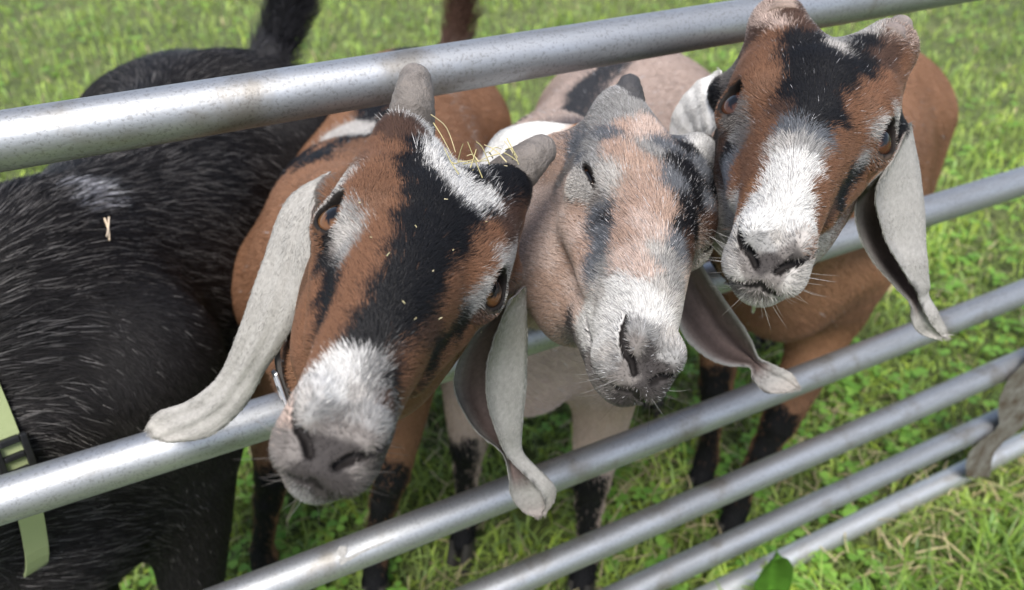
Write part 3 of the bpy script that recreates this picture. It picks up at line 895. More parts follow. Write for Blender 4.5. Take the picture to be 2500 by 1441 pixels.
def build_goat(g):
    root = empty('goat', tuple(g.b2w((-.2, 0, 0))))
    tag(root, g.label, 'goat', 'goats crowding behind the gate')
    lo = np.minimum(np.minimum(g.b2w((-.75, -.3, 0)), g.b2w((.3, .3, 0))), np.minimum(g.b2w((-.75, .3, 0)), g.b2w((.3, -.3, 0))))
    hi = np.maximum(np.maximum(g.b2w((-.75, -.3, 0)), g.b2w((.3, .3, 0))), np.maximum(g.b2w((-.75, .3, 0)), g.b2w((.3, -.3, 0))))
    ext = np.vstack([np.array(g.tailp), g.P0 - .2, g.P0 + .2])
    lo = np.minimum(lo, ext.min(0) - .03); hi = np.maximum(hi, ext.max(0) + .03)
    lo[2] = .0; hi[2] = max(hi[2], .9)
    hq_ = lambda p: g.w2h(p)
    inhead = lambda p, m=0: (hq_(p)[:, 0] > -.112 + m) & (np.linalg.norm(hq_(p) - np.array([.02, 0, -.02]), axis=1) < .160 - m)
    Vb, Qb = surface_net(g.field, lo, hi, g.res, 3, keep=lambda p: ~inhead(p, .014))
    Vh, Qh = surface_net(g.field, g.P0 - .19, g.P0 + .19, g.hres, 4, keep=lambda p: inhead(p))
    V = np.vstack([Vb, Vh]); Q = np.vstack([Qb, Qh + len(Vb)])
    V = polish(g.field, V, 1)
    N = vert_normals(V, Q)
    D = np.stack(g.comps(V), 1)
    W = np.exp(-np.maximum(D, -.01) / .018); W /= W.sum(1)[:, None]
    fl = g.flow(V, W)
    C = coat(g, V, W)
    body = mesh('body', V, Q, None, SKIN, root, col=C * np.where(W[:, :1] > .5, .45 + .4 * np.clip((g.w2h(V)[:, :1] - .10) / .03, 0, 1), .80))
    g.mesh = (V, Q, N, W)
    # coat
    vh = W[Q].mean(1)
    q = g.w2h(V[Q].mean(1))
    facing = ((V[Q].mean(1) - CAM) * N[Q].mean(1)).sum(1) < .12
    wt = np.where(vh[:, 0] > .5, g.dens[0], g.dens[1]) * np.where(facing, 1, .35)
    nosepad = (q[:, 0] > .138) & (np.abs(q[:, 1]) < .012) & (q[:, 2] > -.064) & (vh[:, 0] > .5)
    wt = np.where(nosepad, wt * .5, wt)
    inmouth = np.abs(q[:, 2] + .0725) < .0015
    T, bc = tri_sample(V, Q, wt, g.nhair)
    pick = lambda A: (A[T] * bc[:, :, None]).sum(1)
    P, n_, d_, w_ = pick(V), pick(N), pick(fl), pick(W)
    n_ /= np.linalg.norm(n_, axis=1)[:, None]
    hq = g.w2h(P)
    col = coat(g, P + RNG.normal(0, .0022, P.shape) * np.where(w_[:, :1] > .5, 1, 4), w_, True)
    head = w_[:, 0] > .5
    ln = np.where(head, .0060, g.bl) * (.6 + .7 * RNG.random(len(P)))
    muz = np.clip((hq[:, 0] - .06) / .06, 0, 1) * head
    ln *= 1 - .42 * muz
    ln = np.where(w_[:, 4] > .4, .028 + .02 * RNG.random(len(P)), ln)
    ln = np.where(w_[:, 3] > .6, np.minimum(ln, .011), ln)
    # longer tufts on the crown
    crown = head & (hq[:, 0] < -.02) & (hq[:, 2] > .03)
    ln = np.where(crown, ln * 1.1, ln)
    shag = crown & (col.mean(1) > .3) & (g.key == 'g1')
    ln = np.where(shag, ln * 2.4, ln)
    # no hair over the open eye
    pe = hq.copy(); pe[:, 1] = np.abs(pe[:, 1])
    e = (pe - EYE_C) @ EYE_M
    op_ = g.ho.get('open', 1)
    eye = head & (np.hypot(e[:, 0] / np.where(e[:, 0] > 0, .0150, .0112), e[:, 1] / (.0030 + .0100 * op_)) < 1) & (np.linalg.norm(e, axis=1) < .025) & (e[:, 2] > .003)
    npd = np.clip((hq[:, 0] - .126) / .008, 0, 1) * np.clip((.0125 - np.abs(hq[:, 1])) / .004, 0, 1) * np.clip((hq[:, 2] + .068) / .006, 0, 1) * np.clip((-.036 - hq[:, 2]) / .006, 0, 1) * head
    ln = ln * (1 - .75 * npd)
    enear = np.where(e[:, 2] > .002, np.clip((np.linalg.norm(e, axis=1) - .0165) / np.where(e[:, 0] > 0, .011, .004), .15, 1), 1)
    ln = np.where(head, ln * enear, ln)
    gap = np.full(len(P), 1.0); fr_ = head & (hq[:, 0] > .07)
    gap[fr_] = np.minimum(np.minimum(polyline(pe[fr_], NOSTRIL), polyline(pe[fr_], NOSTRIL_IN)), polyline(pe[fr_], MOUTH))
    k = ~eye & (gap > .0008)
    rad = np.where(head, .000125 - .00002 * muz, g.br) * (.7 + .6 * RNG.random(len(P)))
    var = RNG.random(len(P))
    dk = (RNG.random(len(P)) < .13) & head & (col.mean(1) > .12)
    col = col * np.where(dk, .4, np.where(head, .75 + .5 * var, (.75 + .5 * var) if g.key != 'g4' else (.5 + 2.2 * var ** 3)))[:, None]
    gr_ = RNG.random(len(P)) < np.where(head, g.frost[0], g.frost[1] * (w_[:, 2] + w_[:, 1]))  # stray pale hairs; on the black goat they also paint in coat sheen
    col[gr_] = np.array(g.frostc) * (.4 + .8 * RNG.random(gr_.sum()))[:, None]
    rad = np.where(gr_, rad * 1.0, rad); ln = np.where(gr_, ln * 1.1, ln)
    lift = np.where(head, .11, .18)
    lift = np.where(w_[:, 4] > .4, .45, lift)
    wh = head & (muz > .5) & (hq[:, 2] < -.045) & (RNG.random(len(P)) < .008)
    ln = np.where(wh, .010 + .016 * RNG.random(len(P)), ln); rad = np.where(wh, .00007, rad); lift = np.where(wh, .55, lift)
    hk = head[k]
    def above(p, n, i):
        # hair lies over the head's curves instead of diving into them
        d = head_field(g.w2h(p[hk]), g.ho)
        p[hk] += n[hk] * np.clip(.0005 * i - d, 0, .004)[:, None]
        return p
    hair('coat', P[k], n_[k], d_[k], ln[k], lift[k], rad[k], np.clip(col[k], .003, .9), body, jit=.12, clump=(.009, .24), above=above)
    # eyes
    for sgn in (1, -1):
        fl_ = np.array([1, sgn, 1.0])
        c = g.h2w(EYE_C * fl_); out = g.Rh @ (EYE_OUT * fl_); ax = g.Rh @ (EYE_AX * fl_); up = g.Rh @ (EYE_UP * fl_)
        nu, nv = 28, 20
        th = np.linspace(0, math.pi, nv)[:, None]; ph = (np.arange(nu) / nu * 2 * math.pi)[None]
        loc = np.stack([np.sin(th) * np.cos(ph), np.sin(th) * np.sin(ph), np.cos(th) + 0 * ph], -1).reshape(-1, 3)
        Ve = c + EYE_R * (loc[:, :1] * ax + loc[:, 1:2] * up + loc[:, 2:] * out)
        I = np.arange(nu * nv).reshape(nv, nu); J = np.roll(I, -1, 1)
        Qe = np.stack([I[:-1].ravel(), I[1:].ravel(), J[1:].ravel(), J[:-1].ravel()], 1)
        rr = np.hypot(loc[:, 0], loc[:, 1])
        cl = np.where((rr < .70)[:, None], np.array(g.iris), np.array([.022, .014, .011]))
        pup = (np.abs(loc[:, 0]) < .46) & (np.abs(loc[:, 1]) < .26)
        cl = np.where(pup[:, None], np.array([.004, .004, .005]), cl)
        mesh('eye', Ve, Qe, None, EYE, root, col=cl)
    # hooves
    for L in g.legs:
        c = L[-1][0].copy()
        hv, hq_ = [], []
        for sgn in (1, -1):
            base = len(hv) * 1
            cc = c + g.L * .0125 * sgn
            ring = []
            prof = [(.052, .016, .010), (.030, .020, .0115), (.000, .026, .012)]
            for z, a, b_ in prof:
                for k_ in range(10):
                    t = k_ / 10 * 2 * math.pi
                    x = math.cos(t) * a + (.010 if z < .02 else 0) + (.006 if z < .04 else 0)
                    hv.append(np.array([cc[0], cc[1], 0]) + g.F * x + g.L * math.sin(t) * b_ + np.array([0, 0, z - .004]))
            o = base
            for r_ in range(2):
                for k_ in range(10):
                    k2 = (k_ + 1) % 10
                    hq_.append((o + r_ * 10 + k_, o + (r_ + 1) * 10 + k_, o + (r_ + 1) * 10 + k2, o + r_ * 10 + k2))
        mesh('hoof', np.array(hv), hq_, None, HOOF, root)
    return root


def coat(g, P, W, each=False):
    b = g.w2b(P); h = g.w2h(P)
    body = g.bodycol(g, P, b, W)
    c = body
    hd = W[:, 0] > .12
    if hd.any() and g.key in SPOTS:
        hc = sample_colours(h[hd], g.key, each)
        f = np.clip((W[hd, 0] - .3) / .3, 0, 1)[:, None]
        c[hd] = hc * f + c[hd] * (1 - f)
    pe = h.copy(); pe[:, 1] = np.abs(pe[:, 1])
    e = (pe - (EYE_C)) @ EYE_M
    lid = (np.hypot(e[:, 0] / np.where(e[:, 0] > 0, .0146, .0118), e[:, 1] / (.0026 + .0092 * g.ho.get('open', 1))) < 1) & (W[:, 0] > .5) & (np.linalg.norm(e, axis=1) < .0225) & (e[:, 2] > .003)
    c[lid] = PAL['E']
    mo = (W[:, 0] > .5) & (h[:, 0] > .070)
    gap = np.minimum(np.minimum(polyline(pe, NOSTRIL), polyline(pe, NOSTRIL_IN)), polyline(pe, MOUTH))
    c[mo & (gap < .0006)] = (.012, .010, .010)
    return c


def pcol(k, n): return np.tile(np.array(PAL[k]), (n, 1))


def legcol(c, g, P, b, W):
    """black stripe down the front of each lower leg, black feet"""
    n = vnoise3(P, .02, 3)
    lg = np.where((W[:, 3] > .3) & (P[:, 2] < .36))[0]
    if len(lg) == 0: return c
    p = P[lg]; best = np.full(len(lg), 9.0); fr = np.zeros(len(lg)); la = np.zeros(len(lg))
    for L in g.legs:
        J = np.array([a for a, r in L])[::-1]
        ax = np.stack([np.interp(p[:, 2], J[:, 2], J[:, k]) for k in range(2)], 1)
        rel = p[:, :2] - ax; d = np.hypot(*rel.T); m_ = d < best
        best = np.where(m_, d, best); fr = np.where(m_, rel @ g.F[:2], fr); la = np.where(m_, np.abs(rel @ g.L[:2]), la)
    k = (fr > la * .55 - .004 + n[lg, 0] * .006) & (p[:, 2] < .305 + n[lg, 1] * .04)
    k |= p[:, 2] < .085 + n[lg, 1] * .02
    c[lg[k]] = PAL['K']
    return c


def col_g1(g, P, b, W):
    c = pcol('B', len(P)) * np.array([1.3, 1.35, 1.35]); n = vnoise3(P, .06, 5)
    top = (np.abs(b[:, 1]) < .018 + n[:, 0] * .02) & (b[:, 2] > .6)
    c[top & (b[:, 0] < .06)] = PAL['K']
    c[(np.abs(b[:, 0] + .02) < .05) & (b[:, 1] < -.03) & (b[:, 1] > -.10) & (b[:, 2] > .58)] = PAL['K']
    wp = rcone(b, (-.33, .075, .71), (-.24, .135, .62), .010, .016) + n[:, 1] * .006 < 0
    c[wp & (W[:, 2] > .3)] = PAL['L']
    c[np.linalg.norm(b - np.array([-.13, -.015, .725]), axis=1) + n[:, 0] * .015 < .045] = PAL['L']
    c[W[:, 4] > .4] = PAL['D']
    return legcol(c, g, P, b, W)


def col_g2(g, P, b, W):
    c = pcol('P', len(P)); n = vnoise3(P, .06, 6)
    c *= (1 + n[:, :1] * .15)
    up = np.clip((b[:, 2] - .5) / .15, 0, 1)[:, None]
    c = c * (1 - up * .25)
    c[(np.abs(b[:, 1] + .018) < .026 + n[:, 0] * .02) & (b[:, 2] > .6) & (b[:, 0] < .06)] = (.03, .03, .033)
    return legcol(c, g, P, b, W)


def col_g3(g, P, b, W):
    c = pcol('B', len(P)) * np.array([1.35, 1.42, 1.42]); n = vnoise3(P, .05, 7)
    c *= (1 + n[:, :1] * .15)
    c[(np.abs(b[:, 1]) < .018 + n[:, 0] * .02) & (b[:, 2] > .62) & (b[:, 0] < .06)] = PAL['K']
    return legcol(c, g, P, b, W)


def col_g4(g, P, b, W):
    c = pcol('K', len(P)) * np.array([1.7, 1.5, 1.25]); n = vnoise3(P, .05, 8)
    sp = np.linalg.norm((b - np.array([-.060, .044, .726])) * np.array([.8, 1, 1]), axis=1) + n[:, 0] * .012
    k = (sp < .021) & (np.random.default_rng(5).random(len(P)) < .55)
    c[k] = (.42, .42, .45)
    c[W[:, 4] > .4] = (.035, .035, .04)
    return c


GOATS = [
    Goat(key='g1', label='brown goat with black face, white tuft between two grey horns', sc=1.03, res=.0065, hres=.0016,
         nk=(.55, .40, .585), withers=(.155, .315), fwd=(-.50, -.866), P0=(.0959, -.1805, .8977),
         Rh=[[-0.3548, 0.7519, 0.5556], [-0.8655, -0.4726, 0.0868], [0.3278, -0.4501, 0.8185]],
         ho=dict(hb=(-.066, .036, .056), hbr=.016), feet=[(.05, -.10), (.06, .13), (0, 0), (.10, 0)], tail=[(-.57, .05, .69), (-.60, .07, .76), (-.59, .08, .84), (-.56, .085, .92)],
         tailr=[.022, .018, .016, .010], iris=(.11, .050, .020), dens=(14, 1.0), nhair=250000, frostc=(.55, .55, .57), bl=.012, br=.00026, frost=(0, .003), bodycol=col_g1),
    Goat(key='g2', label='pale pinkish grey goat squinting with its head turned aside', sc=1.04, res=.0065, hres=.0016,
         nk=(.15, .95, .64), withers=(.37, .190), fwd=(-.74, -.67), P0=(.2700, -.1495, .8678),
         Rh=turn([[-0.3288, 0.757, 0.5647], [-0.9182, -0.3675, -0.0421], [0.1757, -0.5323, 0.8159]], 2, -2),
         ho=dict(hb=(-.062, .034, .054), hbr=.018, open=.02), feet=[(0, 0), (0, .06), (0, 0), (0, 0)], tail=[(-.57, 0, .69), (-.61, 0, .68), (-.63, .0, .62), (-.635, 0, .56)],
         tailr=[.022, .018, .016, .010], iris=(.05, .022, .012), dens=(14, 1.0), nhair=250000, frostc=(.55, .55, .57), bl=.012, br=.00026, frost=(.035, .015), bodycol=col_g2),
    Goat(key='g3', label='tan goat with white nose, brown cheeks and black forehead', sc=1.0, res=.0065, hres=.0016,
         withers=(.79, .165), fwd=(-.82, -.57), P0=(.3716, -.1863, .9248),
         Rh=[[-0.7022, 0.6621, 0.2616], [-0.6697, -0.7277, 0.044], [0.2195, -0.1443, 0.9545]],
         ho=dict(hb=(-.066, .037, .058), hbr=.020), feet=[(.095, -.07), (.017, 0), (0, 0), (0, 0)], tail=[(-.57, 0, .69), (-.61, 0, .68), (-.63, .0, .62), (-.635, 0, .56)],
         tailr=[.022, .018, .016, .010], iris=(.055, .021, .011), dens=(14, 1.0), nhair=250000, frostc=(.55, .55, .57), bl=.012, br=.00026, frost=(.004, .004), bodycol=col_g3),
]
def frame(xdir, up):
    x = np.array(xdir, float); x /= np.linalg.norm(x)
    z = np.array(up, float); z -= x * (z @ x); z /= np.linalg.norm(z)
    return np.stack([x, np.cross(z, x), z], 1)
GOATS.append(Goat(key='g4', label='black goat with silver hairs and painted-in sheen wearing a green webbing collar', sc=1.09, res=.0065, hres=.0060,
         withers=(-.175, .245), fwd=(-.45, -.89), P0=(-.53, .02, .62), nk=(.70, .02, .58), Rh=frame((-.8, -.35, -.5), (-.4, 0, 1)),
         ho=dict(hb=(-.062, .034, .054), hbr=.016, deep=1, slim=.84, stout=1.3), feet=[(.05, -.04), (.03, 0), (0, 0), (0, 0)], tail=[(-.57, .02, .66), (-.63, .05, .70), (-.63, .09, .77), (-.60, .14, .86)],
         tailr=[.024, .024, .026, .016], iris=(.055, .021, .011), dens=(1, 1.0), nhair=190000, frostc=(.19, .18, .175), bl=.021, br=.00024, frost=(.05, .12), bodycol=col_g4))

build_ground()
build_grass()
GATE = build_gate()
ROOTS = {g.key: build_goat(g) for g in GOATS}


# ------------------------------------------------------------------ ears
def grid_spline(S, nu, nv):
    S = np.array(S, float)                       # stations x across x 3
    k, c = S.shape[:2]
    A = hermite(np.arange(k), S.reshape(k, -1), np.linspace(0, k - 1, nu)).reshape(nu, c, 3)
    return np.stack([hermite(np.arange(c), A[i], np.linspace(0, c - 1, nv)) for i in range(nu)])


def build_ear(root, S, outer, inner, tipc, nh, thick=.0020, seed=1, rootc=None):
    nu, nv = 40, 13
    Gd = grid_spline(S, nu, nv)
    du = np.gradient(Gd, axis=0); dv = np.gradient(Gd, axis=1)
    n = np.cross(du, dv); n /= np.linalg.norm(n, axis=2)[:, :, None] + 1e-9
    Gd = Gd + n * (.0007 * np.sin(np.linspace(-1, 1, nv) * 9 + seed)[None, :, None] + .0002 * np.sin(np.linspace(0, 1, nu) * 40)[:, None, None])
    cen = Gd.mean(1, keepdims=True)
    if ((cen - Gd) * n).sum() > 0: n = -n          # n points out of the ear's hollow
    th = thick * (1 - .55 * np.abs(np.linspace(-1, 1, nv)) ** 3)[None, :, None] / 2
    O, I = Gd + n * th, Gd - n * th
    V = np.concatenate([O.reshape(-1, 3), I.reshape(-1, 3)])
    ix = np.arange(nu * nv).reshape(nu, nv)
    q = np.stack([ix[:-1, :-1].ravel(), ix[:-1, 1:].ravel(), ix[1:, 1:].ravel(), ix[1:, :-1].ravel()], 1)
    fn = np.cross(O[1, 0] - O[0, 0], O[0, 1] - O[0, 0]) @ n[0, 0]
    qo = q if fn < 0 else q[:, ::-1]
    qi = qo[:, ::-1] + nu * nv
    ed = np.concatenate([ix[0, :], ix[1:, -1], ix[-1, -2::-1], ix[-2:0:-1, 0]])
    e2 = np.roll(ed, -1)
    qe = np.stack([ed, e2, e2 + nu * nv, ed + nu * nv], 1)
    Q = np.concatenate([qo, qi, qe])
    u = np.linspace(0, 1, nu)[:, None] + 0 * np.linspace(0, 1, nv)[None]
    v = np.linspace(-1, 1, nv)[None] + 0 * u
    nz = vnoise3(Gd.reshape(-1, 3), .012, seed).reshape(nu, nv, 3)
    ft = np.clip((u - .78 + nz[:, :, 0] * .05) / .18, 0, 1)[:, :, None]
    co = np.array(PAL[outer]) * (1 - ft) + np.array(tipc) * ft
    if rootc:
        fr = np.clip((.22 - u + nz[:, :, 1] * .03) / .12, 0, 1)[:, :, None]
        co = co * (1 - fr) + np.array(PAL[rootc]) * fr
    edge = np.clip((np.abs(v) - .80) / .2, 0, 1)[:, :, None]
    spk = (vnoise3(Gd.reshape(-1, 3), .003, seed + 9)[:, 0].reshape(nu, nv, 1) > .15) & (v[:, :, None] > .9) & (u[:, :, None] > .5)
    co = np.where(spk, co * .35, co)
    ridge = (.5 + .5 * np.sin(v * 9 + nz[:, :, 1]))[:, :, None]
    ci = np.array(inner) * (.75 + .5 * ridge)
    ci = ci * (1 - edge) + co * edge * .8
    fi = np.clip((u - .66) / .10, 0, 1)[:, :, None]
    ci = ci * (1 - fi) + co * fi * .9
    col = np.concatenate([co.reshape(-1, 3), ci.reshape(-1, 3)])
    ear = mesh('ear', V, Q, None, SKIN, root, col=col)
    N = vert_normals(V, Q)
    if (N[:nu * nv] * n.reshape(-1, 3)).sum() < 0: N = -N
    dirs = du.reshape(-1, 3) / (np.linalg.norm(du.reshape(-1, 3), axis=1)[:, None] + 1e-9)
    dirs = np.vstack([dirs, dirs])
    wq = np.concatenate([np.ones(len(qo)), np.full(len(qi), .45), np.full(len(qe), 1.6)])
    T, bc = tri_sample(V, Q, wq, nh)
    pick = lambda A: (A[T] * bc[:, :, None]).sum(1)
    P, nn, dd, cc = pick(V), pick(N), pick(dirs), pick(col)
    nn /= np.linalg.norm(nn, axis=1)[:, None] + 1e-9
    hair('ear_hair', P, nn, dd, .0046 * (.6 + .8 * RNG.random(nh)), .13, .00014 * (.7 + .6 * RNG.random(nh)),
         np.clip(cc * (.75 + .5 * RNG.random(nh))[:, None], .004, .9), ear, jit=.12, clump=(.008, .12))
    return ear


def st(txt):
    """stations ; points px,py,depth"""
    return [[at(*map(float, p.split(','))) for p in s_.split()] for s_ in txt.split(';')]


GREY_TIP = (.24, .215, .20)
PAL['R'] = (.29, .28, .267)
EARS = {
 'g1': [('808,418,.488 780,470,.485 754,540,.481; 702,486,.494 724,550,.490 754,632,.487; 640,640,.506 688,680,.502 746,712,.500; 588,790,.521 644,812,.517 706,812,.516; 534,916,.541 584,926,.537 646,910,.536; 460,978,.553 518,1002,.550 592,1000,.550; 386,1006,.561 438,1042,.559 512,1066,.559; 358,1040,.567 380,1068,.565 424,1082,.564', 'R', (.32, .305, .285), None),
        ('1200,765,.500 1240,745,.505 1282,700,.500 1245,730,.475; 1140,840,.515 1200,850,.530 1285,820,.520 1200,845,.495; 1112,900,.525 1190,920,.545 1284,910,.530 1187,915,.505; 1112,965,.535 1190,985,.555 1279,985,.540 1190,985,.515; 1160,1050,.545 1215,1050,.560 1272,1050,.548 1212,1055,.528; 1226,1108,.555 1245,1112,.562 1275,1105,.555 1236,1110,.545; 1241,1160,.560 1262,1165,.565 1308,1140,.562 1280,1158,.556; 1248,1210,.570 1290,1205,.575 1350,1185,.572 1320,1200,.566; 1275,1245,.580 1310,1240,.582 1355,1215,.580 1330,1232,.577; 1300,1259,.582 1312,1258,.583 1335,1250,.582 1322,1254,.581', 'R', GREY_TIP, None)],
 'g2': [('1440,298,.578 1422,350,.560 1385,410,.565; 1385,303,.588 1362,350,.567 1332,420,.575; 1310,297,.602 1300,350,.580 1300,440,.590; 1225,318,.622 1240,370,.600 1262,460,.602; 1180,378,.632 1205,430,.612 1245,510,.612; 1165,480,.634 1195,530,.622 1238,575,.617; 1188,600,.634 1203,620,.627 1226,630,.622', 'W', (.52, .50, .47), 'O'),
        ('1700,625,.600 1668,680,.612 1645,760,.602; 1738,690,.600 1705,740,.628 1665,812,.607; 1787,760,.600 1745,800,.634 1702,856,.612; 1830,825,.605 1790,846,.634 1762,890,.617; 1850,872,.610 1835,876,.622 1826,897,.614; 1885,890,.610 1863,910,.614 1838,926,.608; 1930,912,.610 1905,930,.614 1870,958,.608; 1950,938,.610 1940,948,.611 1915,960,.608', 'R', (.28, .26, .242), None)],
 'g3': [('1762,172,.578 1765,225,.566 1752,300,.566; 1700,203,.592 1712,250,.576 1728,335,.582; 1648,268,.612 1672,302,.600 1705,350,.597; 1635,340,.632 1655,372,.620 1690,405,.612; 1645,430,.642 1665,450,.636 1690,462,.632', 'W', (.52, .50, .47), None),
        ('2150,420,.525 2180,400,.545 2222,300,.530 2175,395,.508; 2105,465,.535 2170,460,.560 2240,400,.545 2140,455,.515; 2087,505,.540 2165,520,.570 2252,480,.555 2140,512,.525; 2098,580,.550 2175,590,.580 2258,580,.565 2162,583,.540; 2135,645,.560 2195,645,.585 2262,645,.570 2196,648,.550; 2185,702,.570 2225,700,.588 2267,690,.578 2232,703,.565; 2220,742,.580 2240,735,.588 2266,722,.585 2246,738,.578; 2226,785,.590 2255,780,.592 2290,765,.590 2265,778,.586; 2245,812,.600 2275,805,.600 2308,800,.600 2285,806,.597; 2280,826,.605 2295,824,.605 2312,815,.605 2300,822,.603', 'R', (.33, .31, .29), None)],
}
for key, L in EARS.items():
    for i, (txt, oc, tc_, rc) in enumerate(L):
        build_ear(ROOTS[key], st(txt), oc, (.105, .078, .072), tc_, 26000, seed=40 + i, rootc=rc)
g4 = GOATS[3]
for sgn in (1, -1):                                             # the black goat's ears hang beside its head
    b_ = g4.h2w((-.066, .060 * sgn, .006)); o_ = g4.Rh[:, 1] * sgn
    S = []
    for t in np.linspace(0, 1, 6):
        c_ = b_ + o_ * (.05 * t ** .5) + np.array([0, 0, -.20 * t]) + g4.Rh[:, 0] * .03 * t
        wd = .03 * math.sin(math.pi * (.25 + .7 * t)) + .004
        S.append([c_ - g4.Rh[:, 0] * wd, c_ + o_ * .012, c_ + g4.Rh[:, 0] * wd])
    build_ear(ROOTS['g4'], S, 'K', (.05, .04, .04), PAL['K'], 3000)


# ------------------------------------------------------------------ horns
def build_horn(root, pts, rad, c0, c1, rings=.0, seed=0):
    P = np.array(pts, float); k = len(P)
    t = np.linspace(0, 1, 26)
    C = hermite(np.linspace(0, 1, k), P, t)
    R = np.interp(t, np.linspace(0, 1, len(rad)), rad)
    R = R * (1 + rings * np.sin(t * 40 + 2 * np.sin(t * 13)))
    R[-4:] *= np.array([.93, .80, .58, .18])
    V, Q, T = tube(C, R, 22)
    nz = vnoise3(V, .004, seed + 3); V = V + nz * .0004
    f = np.concatenate([np.repeat(t, 22), [0, 1]])[:, None]
    col = np.array(c0) * (1 - f) + np.array(c1) * f
    return mesh('horn', V, Q, T, HORN, root, col=col)


HG = (.09, .078, .070); HG2 = (.19, .168, .152)
build_horn(ROOTS['g1'], [at(1002, 345, .480), at(1006, 275, .473), at(1012, 215, .474), at(1014, 168, .484)], [.0158, .0148, .0120, .0090], HG, HG2, .018)
build_horn(ROOTS['g1'], [at(1215, 458, .486), at(1268, 412, .482), at(1305, 380, .484), at(1345, 348, .494)], [.0158, .0148, .0118, .0088], HG, HG2, .018, 5)
g2 = GOATS[1]
for sgn, ln_, r_, c_a, c_b in ((-1, .030, (.0150, .0115, .0055), (.05, .048, .05), (.035, .034, .036)), (1, .020, (.0090, .0075, .0045), (.12, .10, .09), (.06, .05, .045))):
    a_ = g2.h2w((-.058, .033 * sgn, .058)); d_ = g2.Rh @ np.array([-.55, .25 * sgn, .80])
    build_horn(ROOTS['g2'], [a_, a_ + d_ * ln_ * .5, a_ + d_ * ln_], r_, c_a, c_b, .01, 9)
build_horn(ROOTS['g3'], [at(1908, 55, .526), at(1906, 28, .531), at(1905, 8, .534)], [.0150, .0125, .0085], (.22, .16, .13), (.34, .28, .24), .03, 15)
build_horn(ROOTS['g3'], [at(2165, 108, .506), at(2188, 78, .514), at(2206, 52, .519)], [.0130, .0105, .0065], (.16, .13, .12), (.22, .19, .17), .03, 18)
for sgn in (1, -1):
    a_ = g4.h2w((-.062, .034 * sgn, .050)); b_ = g4.h2w((-.10, .050 * sgn, .105))
    build_horn(ROOTS['g4'], [a_, (a_ + b_) / 2, b_], [.015, .012, .008], HG, HG2, .018)


# ------------------------------------------------------------------ collars
def ring_on_neck(g, c, axis, n=72, gap=.003):
    axis = axis / np.linalg.norm(axis)
    u = np.cross(axis, [0, 0, 1.0]); u /= np.linalg.norm(u); v = np.cross(axis, u)
    ang = np.arange(n) / n * 2 * math.pi
    D = np.cos(ang)[:, None] * u + np.sin(ang)[:, None] * v
    r = np.full(n, .02)
    for i in range(60):
        d = g.field(c + D * r[:, None]); r = np.where(d < gap, r + .003, r)
    r = np.convolve(np.concatenate([r[-4:], r, r[:4]]), np.ones(9) / 9, 'valid')
    return c + D * r[:, None], D, axis


def build_collar(g, c, axis, width, thick, mat, name='collar'):
    P, D, ax = ring_on_neck(g, np.array(c, float), np.array(axis, float))
    n = len(P)
    prof = [(-.5, 0), (-.5, 1), (.5, 1), (.5, 0)]
    V = np.concatenate([P + ax * width * a + D * thick * b for a, b in prof])
    i = np.arange(n); j = (i + 1) % n
    Q = np.concatenate([np.stack([k * n + i, k * n + j, ((k + 1) % 4) * n + j, ((k + 1) % 4) * n + i], 1) for k in range(4)])
    o = mesh(name, V, Q, None, mat, ROOTS[g.key], smooth=False)
    uv = o.data.uv_layers.new(name='UVMap')
    vi = np.zeros(len(o.data.loops), np.int32); o.data.loops.foreach_get('vertex_index', vi)
    U = np.stack([(vi % n) / n * 16.0, np.array([a + .5 for a, b in prof])[vi // n] * .8], 1)
    uv.data.foreach_set('uv', U.astype(np.float32).ravel())
    return o, P, D, ax


def to_px(P):
    q = (np.asarray(P) - CAM) @ RC
    return np.stack([1250 + F_PX * q[..., 0] / q[..., 2], 720.5 + F_PX * q[..., 1] / q[..., 2]], -1)


def frame_buckle(parent, c, a, b, n, w_, h_, bar, t, mat, name='buckle', mid=True):
    """rectangular slide: long axis a, short axis b, normal n"""
    V, Q = [], []
    def box(ca, cb, sa, sb):
        o = len(V)
        for x in (-1, 1):
            for y in (-1, 1):
                for z in (-1, 1): V.append(c + a * (ca + x * sa) + b * (cb + y * sb) + n * (z * t))
        for f in ((0, 1, 3, 2), (4, 6, 7, 5), (0, 4, 5, 1), (2, 3, 7, 6), (0, 2, 6, 4), (1, 5, 7, 3)): Q.append([o + k for k in f])
    box(0, h_ - bar, w_, bar); box(0, -h_ + bar, w_, bar)
    box(w_ - bar, 0, bar, h_ - 2 * bar - .0002); box(-w_ + bar, 0, bar, h_ - 2 * bar - .0002)
    if mid: box(0, 0, bar * .8, h_ - 2 * bar - .0002)
    o = mesh(name, np.array(V), Q, None, mat, parent, smooth=False)
    md = o.modifiers.new('round', 'BEVEL'); md.width = .0009; md.segments = 2
    return o


# green webbing on the black goat
mid = lambda g, t: (hermite(np.linspace(0, 1, 6), (g.nape + g.throat) / 2, np.array([t]))[0],
                    hermite(np.linspace(0, 1, 6), (g.nape + g.throat) / 2, np.array([min(t + .05, 1)]))[0] - hermite(np.linspace(0, 1, 6), (g.nape + g.throat) / 2, np.array([t - .05]))[0])
c_, a_ = at(-95, 965, .69), np.array([-.88, -.40, .16])
COLLAR4, P4, D4, A4 = build_collar(g4, c_, a_, .019, .0030, WEB)
k = int(np.argmin(np.hypot(*(to_px(P4) - np.array([30, 1095])).T) + 500 * ((P4 - CAM) * D4 > 0).all(1)))
tan = P4[(k + 1) % len(P4)] - P4[k - 1]; tan /= np.linalg.norm(tan)
frame_buckle(COLLAR4, P4[k] + D4[k] * .0045, tan, A4, D4[k], .017, .0135, .0028, .0024, BUCKLE)
